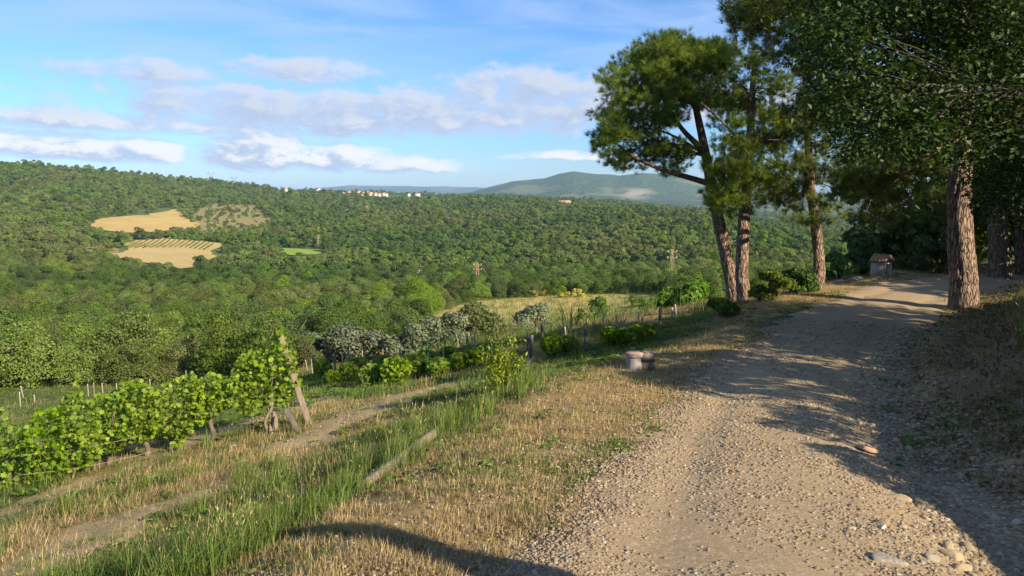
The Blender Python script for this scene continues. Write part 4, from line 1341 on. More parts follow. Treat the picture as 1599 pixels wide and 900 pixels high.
# pale twisted twin stem and dark prop of that vine
rows = [(330, 690, [(300, 612), (330, 604), (362, 606), (366, 650), (340, 655), (312, 668), (298, 650)], 'low vine just left of the tall vine at the row end'),
        (264, 704, [(238, 618), (262, 606), (300, 602), (318, 625), (312, 662), (285, 700), (278, 712), (262, 690), (240, 680)], 'bright vine with a bare bent trunk, second left of the tall vine'),
        (228, 712, [(186, 620), (215, 612), (246, 622), (250, 672), (228, 692), (205, 690), (188, 690)], 'vine third left of the tall vine in the near row'),
        (168, 726, [(140, 632), (170, 622), (200, 618), (208, 690), (180, 708), (150, 712), (138, 690)], 'vine fourth left of the tall vine in the near row'),
        (112, 738, [(92, 640), (112, 618), (122, 605), (130, 640), (152, 640), (158, 715), (125, 735), (92, 738)], 'vine with one shoot standing up, fifth left of the tall vine'),
        (60, 750, [(36, 668), (60, 652), (98, 650), (108, 735), (80, 752), (60, 775), (40, 755)], 'dense vine sixth left of the tall vine in the near row'),
        (12, 760, [(-22, 655), (5, 648), (20, 668), (46, 672), (52, 750), (20, 770), (-22, 765)], 'shaded vine at the left edge of the picture'),
        (-60, 775, [(-110, 640), (-60, 640), (-12, 660), (-10, 770), (-60, 790), (-110, 780)], 'vine just beyond the left edge of the picture')]
for u, v, poly, lab in rows:
    b_ = hit(u, v, 5, 25)
    dd_ = project(*b_)[2]
    LP = poly_pads([(a_, b2_ - (14 if b2_ < 660 else 0) + rng.uniform(-7, 7)) for a_, b2_ in poly], 900, dd_, 0.42)
    LP[:, 2] = np.maximum(LP[:, 2], h(LP[:, 0], LP[:, 1]) + 0.06)
    vine(lab, b_, LP, 150, VG, 0.074, 'trunk', 0.42)
VG2 = 'vines further down the slope'
far_vines = [(545, 596, 26, 30), (582, 606, 40, 36), (618, 600, 44, 40), (652, 592, 44, 40), (684, 588, 34, 28), (505, 592, 26, 30), (716, 578, 26, 26), (740, 572, 30, 26), (862, 556, 34, 34), (888, 552, 28, 26), (952, 541, 26, 28), (972, 541, 20, 26), (992, 540, 26, 30), (1010, 530, 22, 22), (520, 604, 24, 24), (600, 575, 30, 20), (560, 578, 28, 20), (665, 566, 24, 18), (700, 560, 26, 18)]
FVL = {0: 'clump on the left', 8: 'pair behind the yellow sapling', 10: 'group behind the round well'}
for k, (u, v, w, hh) in enumerate(far_vines):
    b_ = hit(u, v, 12, 60)
    dep = project(*b_)[2]
    kk = dep / FPX
    n_ = 620
    P = b_ + np.array([0, 0, hh * kk * 0.56]) + rand_dirs(n_) * np.cbrt(rng.random((n_, 1))) * np.array([w * kk * 0.55, w * kk * 0.5, hh * kk * 0.5])
    where = 'down the slope left of the yellow sapling' if u < 780 else ('behind the yellow sapling' if u < 920 else 'beyond the round well')
    vine('low bushy green vine %s' % where, b_, P, 0, VG2 + ' ' + where.split()[-1], 0.10, 'trunk', hh * kk * 0.4)

# ------------------------------------------------------------------ posts
def post_mesh(name, mat, r, square=False):
    b = MB()
    n = 9
    P = np.stack([rng.normal(size=n) * 0.003, rng.normal(size=n) * 0.003, np.linspace(-0.15, 1.0, n)], 1)
    b.tube(P, r * (1 + 0.05 * rng.normal(size=n)), 4 if square else 7)
    return b.mesh(name, M[mat], not square)
pm = {'pale': [post_mesh('pale_stake', 'concrete_post', 0.036, True) for _ in range(3)], 'wood': [post_mesh('wood_stake', 'wood', 0.042) for _ in range(3)], 'dark': [post_mesh('dark_post', 'dark_post', 0.05) for _ in range(2)]}
POSTS = [(32, 638, 26, 'pale', 0), (37, 624, 22, 'pale', 6), (54, 630, 14, 'pale', -3), (138, 619, 20, 'pale', 0), (148, 624, 27, 'wood', 0), (161, 617, 19, 'pale', 0), (184, 624, 26, 'pale', 1), (211, 620, 22, 'pale', 0), (235, 608, 16, 'pale', 2), (291, 604, 26, 'wood', 0), (322, 605, 22, 'pale', 3),
         (480, 579, 17, 'pale', 8), (488, 585, 25, 'pale', 2), (492, 589, 37, 'wood', 3), (524, 585, 32, 'wood', 1), (536, 582, 32, 'pale', 2), (546, 587, 41, 'wood', 1), (557, 565, 17, 'pale', 0), (566, 564, 17, 'pale', 0), (598, 562, 17, 'wood', 0), (625, 565, 22, 'pale', 1), (640, 554, 17, 'pale', 0), (670, 575, 25, 'pale', 2), (693, 569, 26, 'pale', 3), (715, 545, 17, 'pale', 0), (731, 559, 36, 'wood', 8), (737, 544, 20, 'pale', 3), (741, 542, 18, 'pale', 0), (773, 534, 12, 'pale', 0),
         (825, 584, 61, 'dark', 4), (829, 580, 58, 'dark', 1), (848, 539, 32, 'dark', 5), (838, 522, 15, 'pale', 0), (884, 535, 25, 'pale', 4), (887, 519, 19, 'pale', 0), (892, 517, 12, 'pale', -3), (874, 520, 14, 'pale', 0), (916, 554, 46, 'dark', 7), (917, 508, 18, 'pale', 0), (926, 518, 15, 'pale', 1), (942, 509, 14, 'pale', 0), (963, 515, 22, 'pale', 0), (970, 515, 18, 'pale', 2), (974, 515, 16, 'pale', -2), (997, 505, 22, 'pale', 0), (1003, 508, 15, 'pale', 0), (1016, 512, 13, 'pale', 1), (1031, 512, 29, 'dark', 2), (1056, 499, 24, 'pale', 5), (1049, 498, 18, 'pale', 0)]
first_dark = ['left dark post of the close pair right of the yellow sapling', 'right dark post of the close pair right of the yellow sapling', 'short dark leaning post behind the close pair of dark posts', 'dark leaning post left of the round well', 'dark post near the twin pines at the meadow corner']
nd = 0
for u, v, hp, kd, tilt in POSTS:
    p = hit(u, v, 9, 130)
    dep = project(*p)[2]
    hgt = hp * dep / FPX
    me = pm[kd][rng.integers(0, len(pm[kd]))]
    o = obj('vineyard_post', me, None, p)
    th = max(0.8, 0.75 * dep / 34.0) if kd != 'dark' else 0.8
    o.scale = (th, th, hgt)
    o.rotation_euler = (R(rng.uniform(-3, 3)), R(-tilt), rng.uniform(0, 1.5))
    if kd == 'dark':
        tag(o, first_dark[nd], 'post')
        nd += 1
    else:
        wh = 'at the wood edge on the left' if u < 400 else ('between the low vines left of the yellow sapling' if u < 790 else 'on the dry slope beyond the round well')
        tag(o, '%s vineyard stake %s' % ({'pale': 'slender pale', 'wood': 'brown wooden'}[kd], wh), 'post', 'vineyard stakes ' + wh)
# the leaning post at the end of the near row
def beam(name, p, q, w, t, mat, label, cat, rows=14, parent=None):
    p, q = np.asarray(p, float), np.asarray(q, float)
    ax = unit(q - p)
    L = np.linalg.norm(q - p)
    side = unit(np.cross(ax, np.array([0.35, -0.9, 0.2])))
    nrm = np.cross(side, ax)
    V, Q = [], []
    for i in range(rows):
        f = i / (rows - 1)
        c = ax * L * f
        ww = w * (1 + 0.06 * rng.normal())
        tt_ = t * (1 + 0.06 * rng.normal())
        for a, b in ((-1, -1), (-0.7, -1.1), (0.7, -1.1), (1, -1), (1, 1), (0.7, 1.1), (-0.7, 1.1), (-1, 1)):
            V.append(c + side * a * ww / 2 + nrm * b * tt_ / 2)
    for i in range(rows - 1):
        for k in range(8):
            Q.append((i * 8 + k, i * 8 + (k + 1) % 8, i * 8 + 8 + (k + 1) % 8, i * 8 + 8 + k))
    b = MB()
    b.add(V, Q=Q)
    n0 = (rows - 1) * 8
    b.add(np.array(V)[:8], T=[(0, i + 1, i) for i in range(1, 7)])
    b.add(np.array(V)[n0:], T=[(0, i, i + 1) for i in range(1, 7)])
    o = obj(name, b.mesh(name, M[mat]), parent, p)
    if label:
        tag(o, label, cat)
    return o
pp = hit(488, 661, 6, 25)
dpp = project(*pp)[2]
beam('leaning_post', pp - np.array([0.03, 0, 0.12]), at_depth(436, 519, dpp - 0.05), 0.092, 0.05, 'wood', 'leaning weathered wooden post at the end of the near vine row', 'post')
pq = hit(466, 673, 6, 25)
beam('broken_prop', pq - np.array([-0.02, 0, 0.05]), at_depth(446, 640, project(*pq)[2]), 0.08, 0.07, 'dark_post', 'short dark prop leaning under the tall vine', 'post')
b = MB()
for dx, tw in ((-0.08, 0.0), (0.07, 1.6)):
    t_ = np.linspace(0, 1, 14)
    Q = np.stack([dx * (1 - t_) + 0.025 * np.sin(t_ * 9 + tw) + 0.05 * t_, 0.04 * np.cos(t_ * 6 + tw), -0.1 + 0.62 * t_], 1)
    b.tube(Q, 0.03 - 0.012 * t_, 7)
tag(obj('vine_stump', b.mesh('vine_stump', M['wood'], True), None, hit(420, 678, 6, 25)), 'pale twisted old vine stems below the tall vine', 'vine stem')
# fallen post in the grass
p0, p1 = hit(566, 766, 3, 12), hit(676, 692, 3, 14)
beam('fallen_post', p0 + np.array([0, 0, 0.03]), p1 + np.array([0, 0, 0.10]), 0.075, 0.07, 'wood', 'old grey wooden post lying in the grass of the terrace edge', 'post', 22)
# trellis wires
for k, (a_, b_) in enumerate([((28, 742), (236, 706)), ((20, 712), (215, 682))]):
    qa, qb = hit(a_[0], 756, 5, 25), hit(b_[0], 716, 5, 25)
    A0, B0 = at_depth(a_[0], a_[1], project(*qa)[2] - 0.42), at_depth(b_[0], b_[1], project(*qb)[2] - 0.42)
    t_ = np.linspace(0, 1, 20)[:, None]
    Q = A0 * (1 - t_) + B0 * t_ - np.array([0, 0, 0.05]) * np.sin(t_ * math.pi)
    bb_ = MB()
    bb_.tube(Q - A0, 0.0038, 5)
    tag(obj('trellis_wire', bb_.mesh('trellis_wire', M['concrete_post'], True), None, A0), ['lower slack trellis wire in front of the near vine row', 'upper trellis wire running through the near vine row'][k], 'wire')

# ------------------------------------------------------------------ round well with its slab lids
M['cement'] = simple_mat('well_cement', (0.17, 0.15, 0.14), (0.32, 0.29, 0.27), 10, 0.9, 0.5, 0.01)
M['lid'] = simple_mat('lid_terracotta', (0.26, 0.17, 0.13), (0.44, 0.31, 0.25), 9, 0.9, 0.5, 0.01)
M['lid2'] = simple_mat('lid_stone', (0.12, 0.09, 0.07), (0.26, 0.20, 0.155), 9, 0.9, 0.5, 0.01)
def disc(b, c, r, z0, z1, seg=28, wob=0.02):
    a = np.linspace(0, 2 * math.pi, seg, endpoint=False)
    rr = r * (1 + wob * rng.normal(size=seg))
    e_ = 0.12 * (z1 - z0)
    rings = [(0.985, z0), (1.0, z0 + e_), (1.0, z1 - e_), (0.97, z1)]
    V = np.concatenate([np.stack([c[0] + np.cos(a) * rr * f, c[1] + np.sin(a) * rr * f, np.full(seg, z)], 1) for f, z in rings] + [np.array([[c[0], c[1], z1], [c[0], c[1], z0]])])
    Q = [(i * seg + k, i * seg + (k + 1) % seg, (i + 1) * seg + (k + 1) % seg, (i + 1) * seg + k) for i in range(3) for k in range(seg)]
    n = 4 * seg
    T = [(3 * seg + k, 3 * seg + (k + 1) % seg, n) for k in range(seg)] + [((k + 1) % seg, k, n + 1) for k in range(seg)]
    b.add(V, T=T, Q=Q)
pw = hit(990, 577, 8, 18)
kw = project(*pw)[2] / FPX
e = empty('well', pw, 'squat round concrete well with reddish slab lid beside the track', 'well')
b = MB(); disc(b, (0, 0), 12.5 * kw, -0.15, 21 * kw, 30, 0.006); obj('pipe', b.mesh('pipe', M['cement'], True), e)
b = MB(); disc(b, (0.3 * kw, 0), 14 * kw, 21 * kw, 27 * kw, 30, 0.012); obj('lid', b.mesh('lid', M['lid']), e)
b = MB(); b.box((19 * kw, 3 * kw, 20.5 * kw), (28 * kw, 22 * kw, 12.4 * kw), Matrix.Rotation(0.06, 4, 'Z')); b.box((19 * kw, 4 * kw, 6 * kw), (26 * kw, 19 * kw, 16.4 * kw)); obj('side_box', b.mesh('side_box', M['lid2']), e)
b = MB(); disc(b, (20 * kw, 4 * kw), 8.5 * kw, 26.9 * kw, 28.6 * kw, 24, 0.02); obj('side_lid', b.mesh('side_lid', M['lid2']), e)

# ------------------------------------------------------------------ tiled hut
M['render'] = simple_mat('hut_plaster', (0.36, 0.32, 0.24), (0.52, 0.47, 0.37), 5, 0.9, 0.3, 0.01)
M['tile'] = simple_mat('roof_tile', (0.26, 0.12, 0.075), (0.50, 0.30, 0.20), 7, 0.85, 0.4, 0.01)
ph = hit(1381, 433, 14, 40)
dh = project(*ph)[2]
kh = dh / FPX
print('hut', ph, dh, 'well', pw)
viewaz = math.atan2(ph[0], ph[1])
e = empty('tiled_hut', ph, 'small plastered hut with a terracotta tiled roof beside the track', 'hut', None, -viewaz - R(28))
W1, W2, Hh = 23 * kh, 20 * kh, 22 * kh       # local: face 1 is -Y running to -X, face 2 is +X running to +Y; near corner at the origin
t_ = 1.8 * kh
def hpart(nm, c, s, mat):
    b = MB(); b.box(c, s); return obj(nm, b.mesh(nm, M[mat]), e)
hpart('wall', (-W1 / 2, t_ / 2, Hh / 2 - 0.05), (W1, t_, Hh + 0.1), 'render')
hpart('wall', (-W1 / 2, W2 - t_ / 2, Hh / 2 - 0.05), (W1, t_, Hh + 0.1), 'render')
hpart('wall', (-W1 + t_ / 2, W2 / 2, Hh / 2 - 0.05), (t_, W2 - 2 * t_ - 0.004, Hh + 0.1), 'render')
hpart('floor_slab', (-W1 / 2 + t_ / 2, W2 / 2, 0.03), (W1 - t_ - 0.004, W2 - 2 * t_ - 0.004, 0.06), 'cement')
hpart('lintel', (-t_ / 2, W2 / 2, Hh - t_ * 0.6), (t_, W2 - 2 * t_ - 0.004, t_ * 1.2), 'render')
# gable roof boards, ridge parallel to local X, then single curved tiles
rise, ov = 9 * kh, 2.6 * kh
slopeL = math.hypot(W2 / 2 + ov, rise)
ang = math.atan2(rise, W2 / 2 + ov)
hpart('gable', (-W1 + t_ / 2, W2 / 2, Hh + rise * 0.32), (t_, W2 * 0.55, rise * 0.5), 'render')
RBD = {}
for sgn in (-1, 1):
    b = MB()
    cy = W2 / 2 + sgn * (W2 / 2 + ov) / 2
    b.box((-W1 / 2, cy, Hh + rise / 2 + 0.012), (W1 + 1.6 * ov, slopeL, 1.2 * kh), Matrix.Rotation(-sgn * ang, 4, 'X'))
    RBD[sgn] = obj('roof_board', b.mesh('roof_board', M['wood']), e)
tl_w, tl_l = 5.4 * kh, 6.2 * kh
def tile_mesh():
    V, Q = [], []
    n = 8
    for j, (yy, sc) in enumerate(((-tl_l / 2, 1.0), (tl_l / 2, 0.82))):
        for off in (0.0, -0.8 * kh):
            for i in range(n + 1):
                a = math.pi * i / n
                V.append((math.cos(a) * (tl_w / 2 + off) * sc, yy, math.sin(a) * (tl_w * 0.36 + off) * sc))
    m = n + 1
    for i in range(n):
        Q += [(i, i + 1, 2 * m + i + 1, 2 * m + i), (m + i + 1, m + i, 3 * m + i, 3 * m + i + 1), (i + 1, i, m + i, m + i + 1), (2 * m + i, 2 * m + i + 1, 3 * m + i + 1, 3 * m + i)]
    return mk_mesh('roof_tile', np.array(V), quads=Q, mat=M['tile'], smooth=True)
tm = tile_mesh()
ncol = int(round((W1 + 1.6 * ov) / (tl_w * 0.9)))
for sgn in (-1, 1):
    for r_ in range(3):
        for c_ in range(ncol):
            f = 0.15 + r_ * 0.34
            yy = W2 / 2 + sgn * (W2 / 2 + ov) * (1 - f)
            zz = Hh + rise * f + 1.4 * kh
            o = obj('roof_tile', tm, RBD[sgn], (-W1 - 0.8 * ov + (c_ + 0.5) * (W1 + 1.6 * ov) / ncol + rng.normal() * 0.3 * kh, yy, zz + rng.uniform(0, 0.5) * kh))
            o.rotation_euler = (ang if sgn < 0 else -ang, rng.normal() * 0.07, (0 if sgn < 0 else math.pi) + rng.normal() * 0.10)
for c_ in range(4):
    o = obj('ridge_tile', tm, RBD[1], (-W1 - 0.5 * ov + (c_ + 0.5) * (W1 + ov) / 4, W2 / 2, Hh + rise + 2.2 * kh))
    o.rotation_euler = (0, 0, R(90) + rng.normal() * 0.1)

# ------------------------------------------------------------------ stones
def stone_mat():
    m, nt, out = new_mat('loose_stone')
    oi = nt.node('ShaderNodeObjectInfo')
    tc = nt.node('ShaderNodeTexCoord')
    f, _ = nt.noise(tc.outputs['Object'], 3.0, 6, 0.65)
    f2, _ = nt.noise(tc.outputs['Object'], 16.0, 4, 0.7)
    base = nt.ramp(oi.outputs['Random'], [(0.0, (0.20, 0.13, 0.07)), (0.25, (0.38, 0.265, 0.14)), (0.45, (0.44, 0.325, 0.185)), (0.62, (0.30, 0.24, 0.17)), (0.78, (0.42, 0.25, 0.14)), (0.88, (0.58, 0.50, 0.38)), (1.0, (0.50, 0.37, 0.18))])
    c = nt.mix(nt.rng(f, 0.3, 0.7, 0.0, 0.5), base, nt.mix(f2, (0.20, 0.14, 0.085), (0.62, 0.52, 0.38)))
    p = pbsdf(nt, c, 0.9, 0.2, nt.math('ADD', f, nt.math('MULTIPLY', f2, 0.4)), 0.6, 0.1)
    nt.l.new(p.outputs[0], out.inputs[0])
    return m
M['stone'] = stone_mat()
M['brick'] = simple_mat('brick_piece', (0.27, 0.15, 0.10), (0.42, 0.27, 0.19), 8, 0.9, 0.4, 0.01)
M['tanstone'] = simple_mat('tan_stone', (0.28, 0.20, 0.11), (0.47, 0.36, 0.21), 6, 0.9, 0.6, 0.02)
M['greystone'] = simple_mat('grey_stone', (0.19, 0.16, 0.125), (0.38, 0.33, 0.26), 6, 0.9, 0.6, 0.02)
M['whitestone'] = simple_mat('white_stone', (0.38, 0.33, 0.26), (0.56, 0.50, 0.41), 6, 0.9, 0.5, 0.02)
import bmesh
def rock_mesh(name, mat, sub=2, flat=0.6, rough=0.28, cut=5, seed=0):
    bm = bmesh.new()
    bmesh.ops.create_icosphere(bm, subdivisions=sub, radius=1.0)
    r_ = np.random.default_rng(seed)
    V = np.array([v.co[:] for v in bm.verts])
    for _ in range(cut):                       # knock flat facets off
        nrm = unit(r_.normal(size=3))
        dd = V @ nrm
        lim = r_.uniform(0.5, 0.8) if cut < 10 else r_.uniform(0.42, 0.72)
        V = V - np.maximum(dd - lim, 0)[:, None] * nrm * 0.9
    V = V * (1 + rough * (r_.random((len(V), 1)) - 0.5) * 0.5)
    V = V * np.array([1.0, r_.uniform(0.65, 0.95), flat])
    T = np.array([[v.index for v in f.verts] for f in bm.faces])
    bm.free()
    return mk_mesh(name, V, T, mat=mat, smooth=False)
rocks = [rock_mesh('stone', M['stone'], 2, rng.uniform(0.4, 0.75), 0.25, 7, 100 + i) for i in range(8)]
SPEC = [(1357, 709, 17, 'brick', 'reddish brick fragment lying at the right edge of the track'), (1372, 726, 11, 'brick', 'small reddish stone below the brick fragment'), (1398, 781, 19, 'tanstone', 'flat tan stone in the washed-out gully'), (1378, 829, 9, 'whitestone', 'white stone in the lower gully'),
        (1408, 828, 9, 'tanstone', 'tan stone right of the white stone'), (1427, 827, 8, 'brick', 'red stone chip in the lower gully'), (1488, 874, 17, 'tanstone', 'large yellowish rock at the bottom right'), (1497, 893, 16, 'tanstone', 'yellowish rock below the large one at bottom right'),
        (1479, 860, 12, 'tanstone', 'yellow stone behind the large rock at bottom right'), (1382, 880, 30, 'greystone', 'flat grey slab half buried at the bottom of the gully'), (1420, 889, 9, 'tanstone', 'small tan stone beside the flat grey slab'), (1328, 830, 7, 'whitestone', 'bright pebble on the gravel left of the gully'),
        (1456, 880, 15, 'greystone', 'grey tan rock between the slab and the yellow rocks'), (1590, 821, 8, 'whitestone', 'pale stone at the right edge of the picture'), (1374, 793, 9, 'greystone', 'dark grey stone below the flat tan stone'), (1188, 797, 5, 'whitestone', 'single white pebble in the middle of the gravel'),
        (1312, 441, 13, 'greystone', 'flat stone left of the tiled hut'), (1338, 438, 17, 'greystone', 'long flat stone slab against the tiled hut'), (1405, 428, 12, 'tanstone', 'flat tan stone right of the tiled hut')]
for k, (u, v, hw, mt, lab) in enumerate(SPEC):
    p = hit(u, v, 2.2, 40)
    s = hw * project(*p)[2] / FPX * (1.3 if v > 600 else 1.0)
    brick = lab.startswith('reddish brick')
    o = obj('stone' if not brick else 'brick_fragment', rock_mesh('stone', M[mt], 3, 0.32 if 'flat' in lab or brick else 0.62, 0.10, 16, 300 + k), None, p + np.array([0, 0, s * (0.12 if 'flat' in lab else 0.32)]))
    o.scale = (s, s, s)
    o.rotation_euler = (rng.normal() * 0.1, rng.normal() * 0.1, rng.uniform(-0.3, 0.3))
    tag(o, lab, 'stone', None if k not in () else '')
n_st = 0
while n_st < 260:
    f = rng.random()
    c = 1.25 + rng.normal() * 0.45
    s = 2.2 + 8.0 * rng.random() ** 1.7
    i = int(np.argmin(np.abs(CY - s)))
    x, y = CX[i] + TY[i] * c, CY[i] - TX[i] * c
    u, v, dep = project(x, y, h1(x, y))
    if u > 1640 or v > 930:
        continue
    r_ = 0.016 + 0.045 * rng.random() ** 3
    o = obj('stone', rocks[rng.integers(0, 8)], None, (x, y, h1(x, y) + r_ * 0.2))
    o.scale = (r_, r_, r_)
    o.rotation_euler = (rng.uniform(-0.4, 0.4), rng.uniform(-0.4, 0.4), rng.uniform(0, 6.28))
    tag(o, '%s loose stone %s' % ('small' if r_ < 0.024 else 'fist sized', 'in the gully at the bottom right corner' if v > 780 else 'beside the brick fragment in the gully' if v > 660 else 'further up the gully along the bank'), 'stone', 'loose stones along the gully')
    n_st += 1

# ------------------------------------------------------------------ grass, straw and gravel
def blades(n, hmin, hmax, width, spread, lean, curve, mat, seeds=0, name='tuft'):
    V, T, A_ = [], [], []
    for i in range(n):
        a = rng.uniform(0, 6.28)
        r0 = spread * math.sqrt(rng.random())
        b0 = np.array([math.cos(a) * r0, math.sin(a) * r0, -0.01])
        L = rng.uniform(hmin, hmax)
        da = a + rng.normal() * 0.8
        out_ = np.array([math.cos(da), math.sin(da), 0])
        le = abs(rng.normal()) * lean
        p1 = b0 + np.array([0, 0, L * 0.5 * math.cos(le)]) + out_ * L * 0.5 * math.sin(le)
        le2 = min(le + curve * rng.random(), 1.9)
        p2 = p1 + np.array([0, 0, L * 0.5 * math.cos(le2)]) + out_ * L * 0.5 * math.sin(le2)
        sd_ = np.array([-math.sin(da + 0.6), math.cos(da + 0.6), 0]) * width * 0.5
        k = len(V)
        V += [b0 - sd_, b0 + sd_, p1 - sd_ * 0.8, p1 + sd_ * 0.8, p2]
        T += [(k, k + 1, k + 3), (k, k + 3, k + 2), (k + 2, k + 3, k + 4)]
        tn = rng.random()
        A_ += [tn] * 5
        if i < seeds:
            k = len(V)
            up = unit(p2 - p1)
            s2 = np.cross(up, rand_dirs(1)[0]) * 0.005
            s3 = np.cross(up, s2)
            V += [p2 - up * 0.02, p2 + s2 + up * 0.02, p2 - s2 * 0.5 + s3 + up * 0.02, p2 - s2 * 0.5 - s3 + up * 0.02, p2 + up * 0.045]
            T += [(k, k + 1, k + 2), (k, k + 2, k + 3), (k, k + 3, k + 1), (k + 4, k + 2, k + 1), (k + 4, k + 3, k + 2), (k + 4, k + 1, k + 3)]
            A_ += [1.0] * 5
    return mk_mesh(name, np.array(V), T, mat=M[mat], attrs={'tone': np.array(A_)})
def weed(name, n=9, mat='shrub'):
    P = rand_dirs(n) * np.array([0.07, 0.07, 0.02]) + np.array([0, 0, 0.035])
    V, T, tone = leaves(P, unit(rng.normal(size=(n, 3)) * 0.4 + np.array([0, 0, 1.0])), 0.07, 0.5, 0.1)
    return mk_mesh(name, V, T, mat=M[mat], attrs={'tone': tone})
tufts = [blades(13, 0.035, 0.095, 0.0055, 0.05, 0.65, 1.0, 'grass_g') for _ in range(3)]            # 0-2 short green
tufts += [blades(13, 0.025, 0.065, 0.0045, 0.06, 1.15, 0.9, 'grass_d') for _ in range(3)]            # 3-5 dry
tufts += [blades(9, 0.05, 0.13, 0.0045, 0.09, 1.8, 0.15, 'grass_d') for _ in range(2)]          # 6-7 flat straw litter
tufts += [blades(12, 0.14, 0.34, 0.006, 0.05, 0.35, 0.9, 'grass_g', 0) for _ in range(2)]        # 8-9 long green
tufts += [blades(5, 0.25, 0.50, 0.0035, 0.05, 0.25, 0.5, 'grass_d', 3) for _ in range(2)]        # 10-11 seed heads
tufts += [weed('weed_a'), weed('weed_b', 12, 'grass_g')]                                         # 12-13 rosettes
def dead_leaves(n=9):
    P = rand_dirs(n) * np.array([0.12, 0.12, 0.0]) + np.array([0, 0, 0.012])
    V, T, tone = leaves(P, unit(rng.normal(size=(n, 3)) * 0.5 + np.array([0, 0, 1.0])), 0.05, 0.6, 0.15)
    return mk_mesh('dead_leaves', V, T, mat=M['dead_leaf'], attrs={'tone': tone})
tufts += [dead_leaves(), dead_leaves()]                                                          # 14-15 fallen leaves
tcoll = proto_collection('tuft_proto', tufts)
N0 = 260000
lr = rng.uniform(math.log(2.1), math.log(60), N0)
azr = rng.uniform(R(-42), R(42), N0)
r_ = np.exp(lr)
gx_, gy_ = r_ * np.sin(azr), r_ * np.cos(azr)
c_, s_ = track_coords(gx_, gy_)
dr = dryness(gx_, gy_, c_, s_)
so_ = bareness(gx_, gy_, c_, s_)
lipw = np.exp(-((c_ + 3.6 + 0.5 * (fbm(gx_, gy_, 0.4, 2, 91) - 0.5)) / 0.62) ** 2) * sstep(10.5, 8.0, s_)
rag = (fbm(gx_, gy_, 1 / 0.5, 4, 61) - 0.5) * 0.9 + (fbm(gx_, gy_, 1 / 2.2, 2, 62) - 0.5)
edge = 1.38 - np.abs(c_ - 0.03) + rag * 0.55
ok = (edge < 0.06) | ((rng.random(N0) < 0.010) & (edge < 0.7))
ok &= (rng.random(N0) < np.where((so_ > 0.40) & (c_ < -4.2), 0.14, 1.0))
ok &= (rng.random(N0) < np.where(c_ < -4.2, 0.72, 1.0))
ok &= (rng.random(N0) < np.where(c_ > 1.2, np.interp(c_, [1.2, 2.0, 3.0], [0.15, 0.55, 1.0]), 1.0))
ok &= (rng.random(N0) < np.interp(c_, [-3.2, -2.6, -1.3], [1.0, 0.80, 0.60]) + (c_ > 0))
cz_ = fbm(gx_, gy_, 1 / 0.8, 3, 95)
ok &= fbm(gx_, gy_, 1 / 0.30, 3, 96) > rng.uniform(0.22, 0.58, N0)
rv = rng.random(N0)
vid = np.where(dr + (rng.random(N0) - 0.5) * 0.5 > 0.45, np.where(rv < 0.28, rng.integers(3, 6, N0), rng.integers(6, 8, N0)), np.where(rv < 0.95, rng.integers(0, 3, N0), rng.integers(12, 14, N0)))
tall = (so_ < 0.35) & (lipw > 0.35) & (cz_ > 0.40) & (rng.random(N0) < 0.34 * lipw)
tall |= (so_ < 0.3) & (c_ < -4.0) & (cz_ > 0.56) & (rng.random(N0) < 0.16)
tall |= (c_ > 2.6) & (cz_ > 0.46) & (rng.random(N0) < 0.22)
vid = np.where((c_ > 1.4) & (rng.random(N0) < 0.22), rng.integers(14, 16, N0), vid)
vid = np.where((c_ < -1.0) & (c_ > -3.2) & (rng.random(N0) < 0.025), rng.integers(14, 16, N0), vid)
vid = np.where(tall, np.where(rng.random(N0) < np.where(c_ > 2, 0.55, 0.93), rng.integers(8, 10, N0), rng.integers(10, 12, N0)), vid)
scl = (0.65 + 0.7 * rng.random(N0)) * np.clip((r_ / 8.0) ** 0.45, 0.7, 2.0)
scl = scl * np.where((c_ < -0.8) & (c_ > -3.3), 0.72, 1.0)
scl = np.where(tall, (0.45 + 0.75 * rng.random(N0)) * (0.6 + 0.8 * fbm(gx_, gy_, 1 / 0.9, 2, 98)) * np.clip((r_ / 9.0) ** 0.3, 0.8, 1.6), scl)
gx_, gy_, vid, scl = gx_[ok], gy_[ok], vid[ok], scl[ok]
GP = np.stack([gx_, gy_, h(gx_, gy_)], 1)
print('grass', len(GP))
scatter('grass', GP, rng.uniform(0, 6.28, len(GP)), scl, vid, tcoll, 'green and straw dry grass growing on the verge, bank and terrace', 'grass')
# standing dry grass of the meadow
mx_, my_ = rng.uniform(-40, 60, 90000), rng.uniform(26, 200, 90000)
mz_ = h(mx_, my_)
mu, mv, _ = project(mx_, my_, mz_)
k = in_poly(mu, mv, MEADOW) | in_poly(mu, mv, [(640, 560), (700, 530), (760, 516), (860, 521), (1010, 507), (1080, 488), (1060, 535), (900, 545), (830, 560), (730, 570)])
mx_, my_, mz_ = mx_[k][:20000], my_[k][:20000], mz_[k][:20000]
scatter('meadow_grass', np.stack([mx_, my_, mz_], 1), rng.uniform(0, 6.28, len(mx_)), rng.uniform(2.0, 4.5, len(mx_)) * 1.3, np.where(rng.random(len(mx_)) < 0.12, 8, rng.integers(3, 6, len(mx_))), tcoll, 'golden dry grass of the meadow below the vineyard', 'grass')
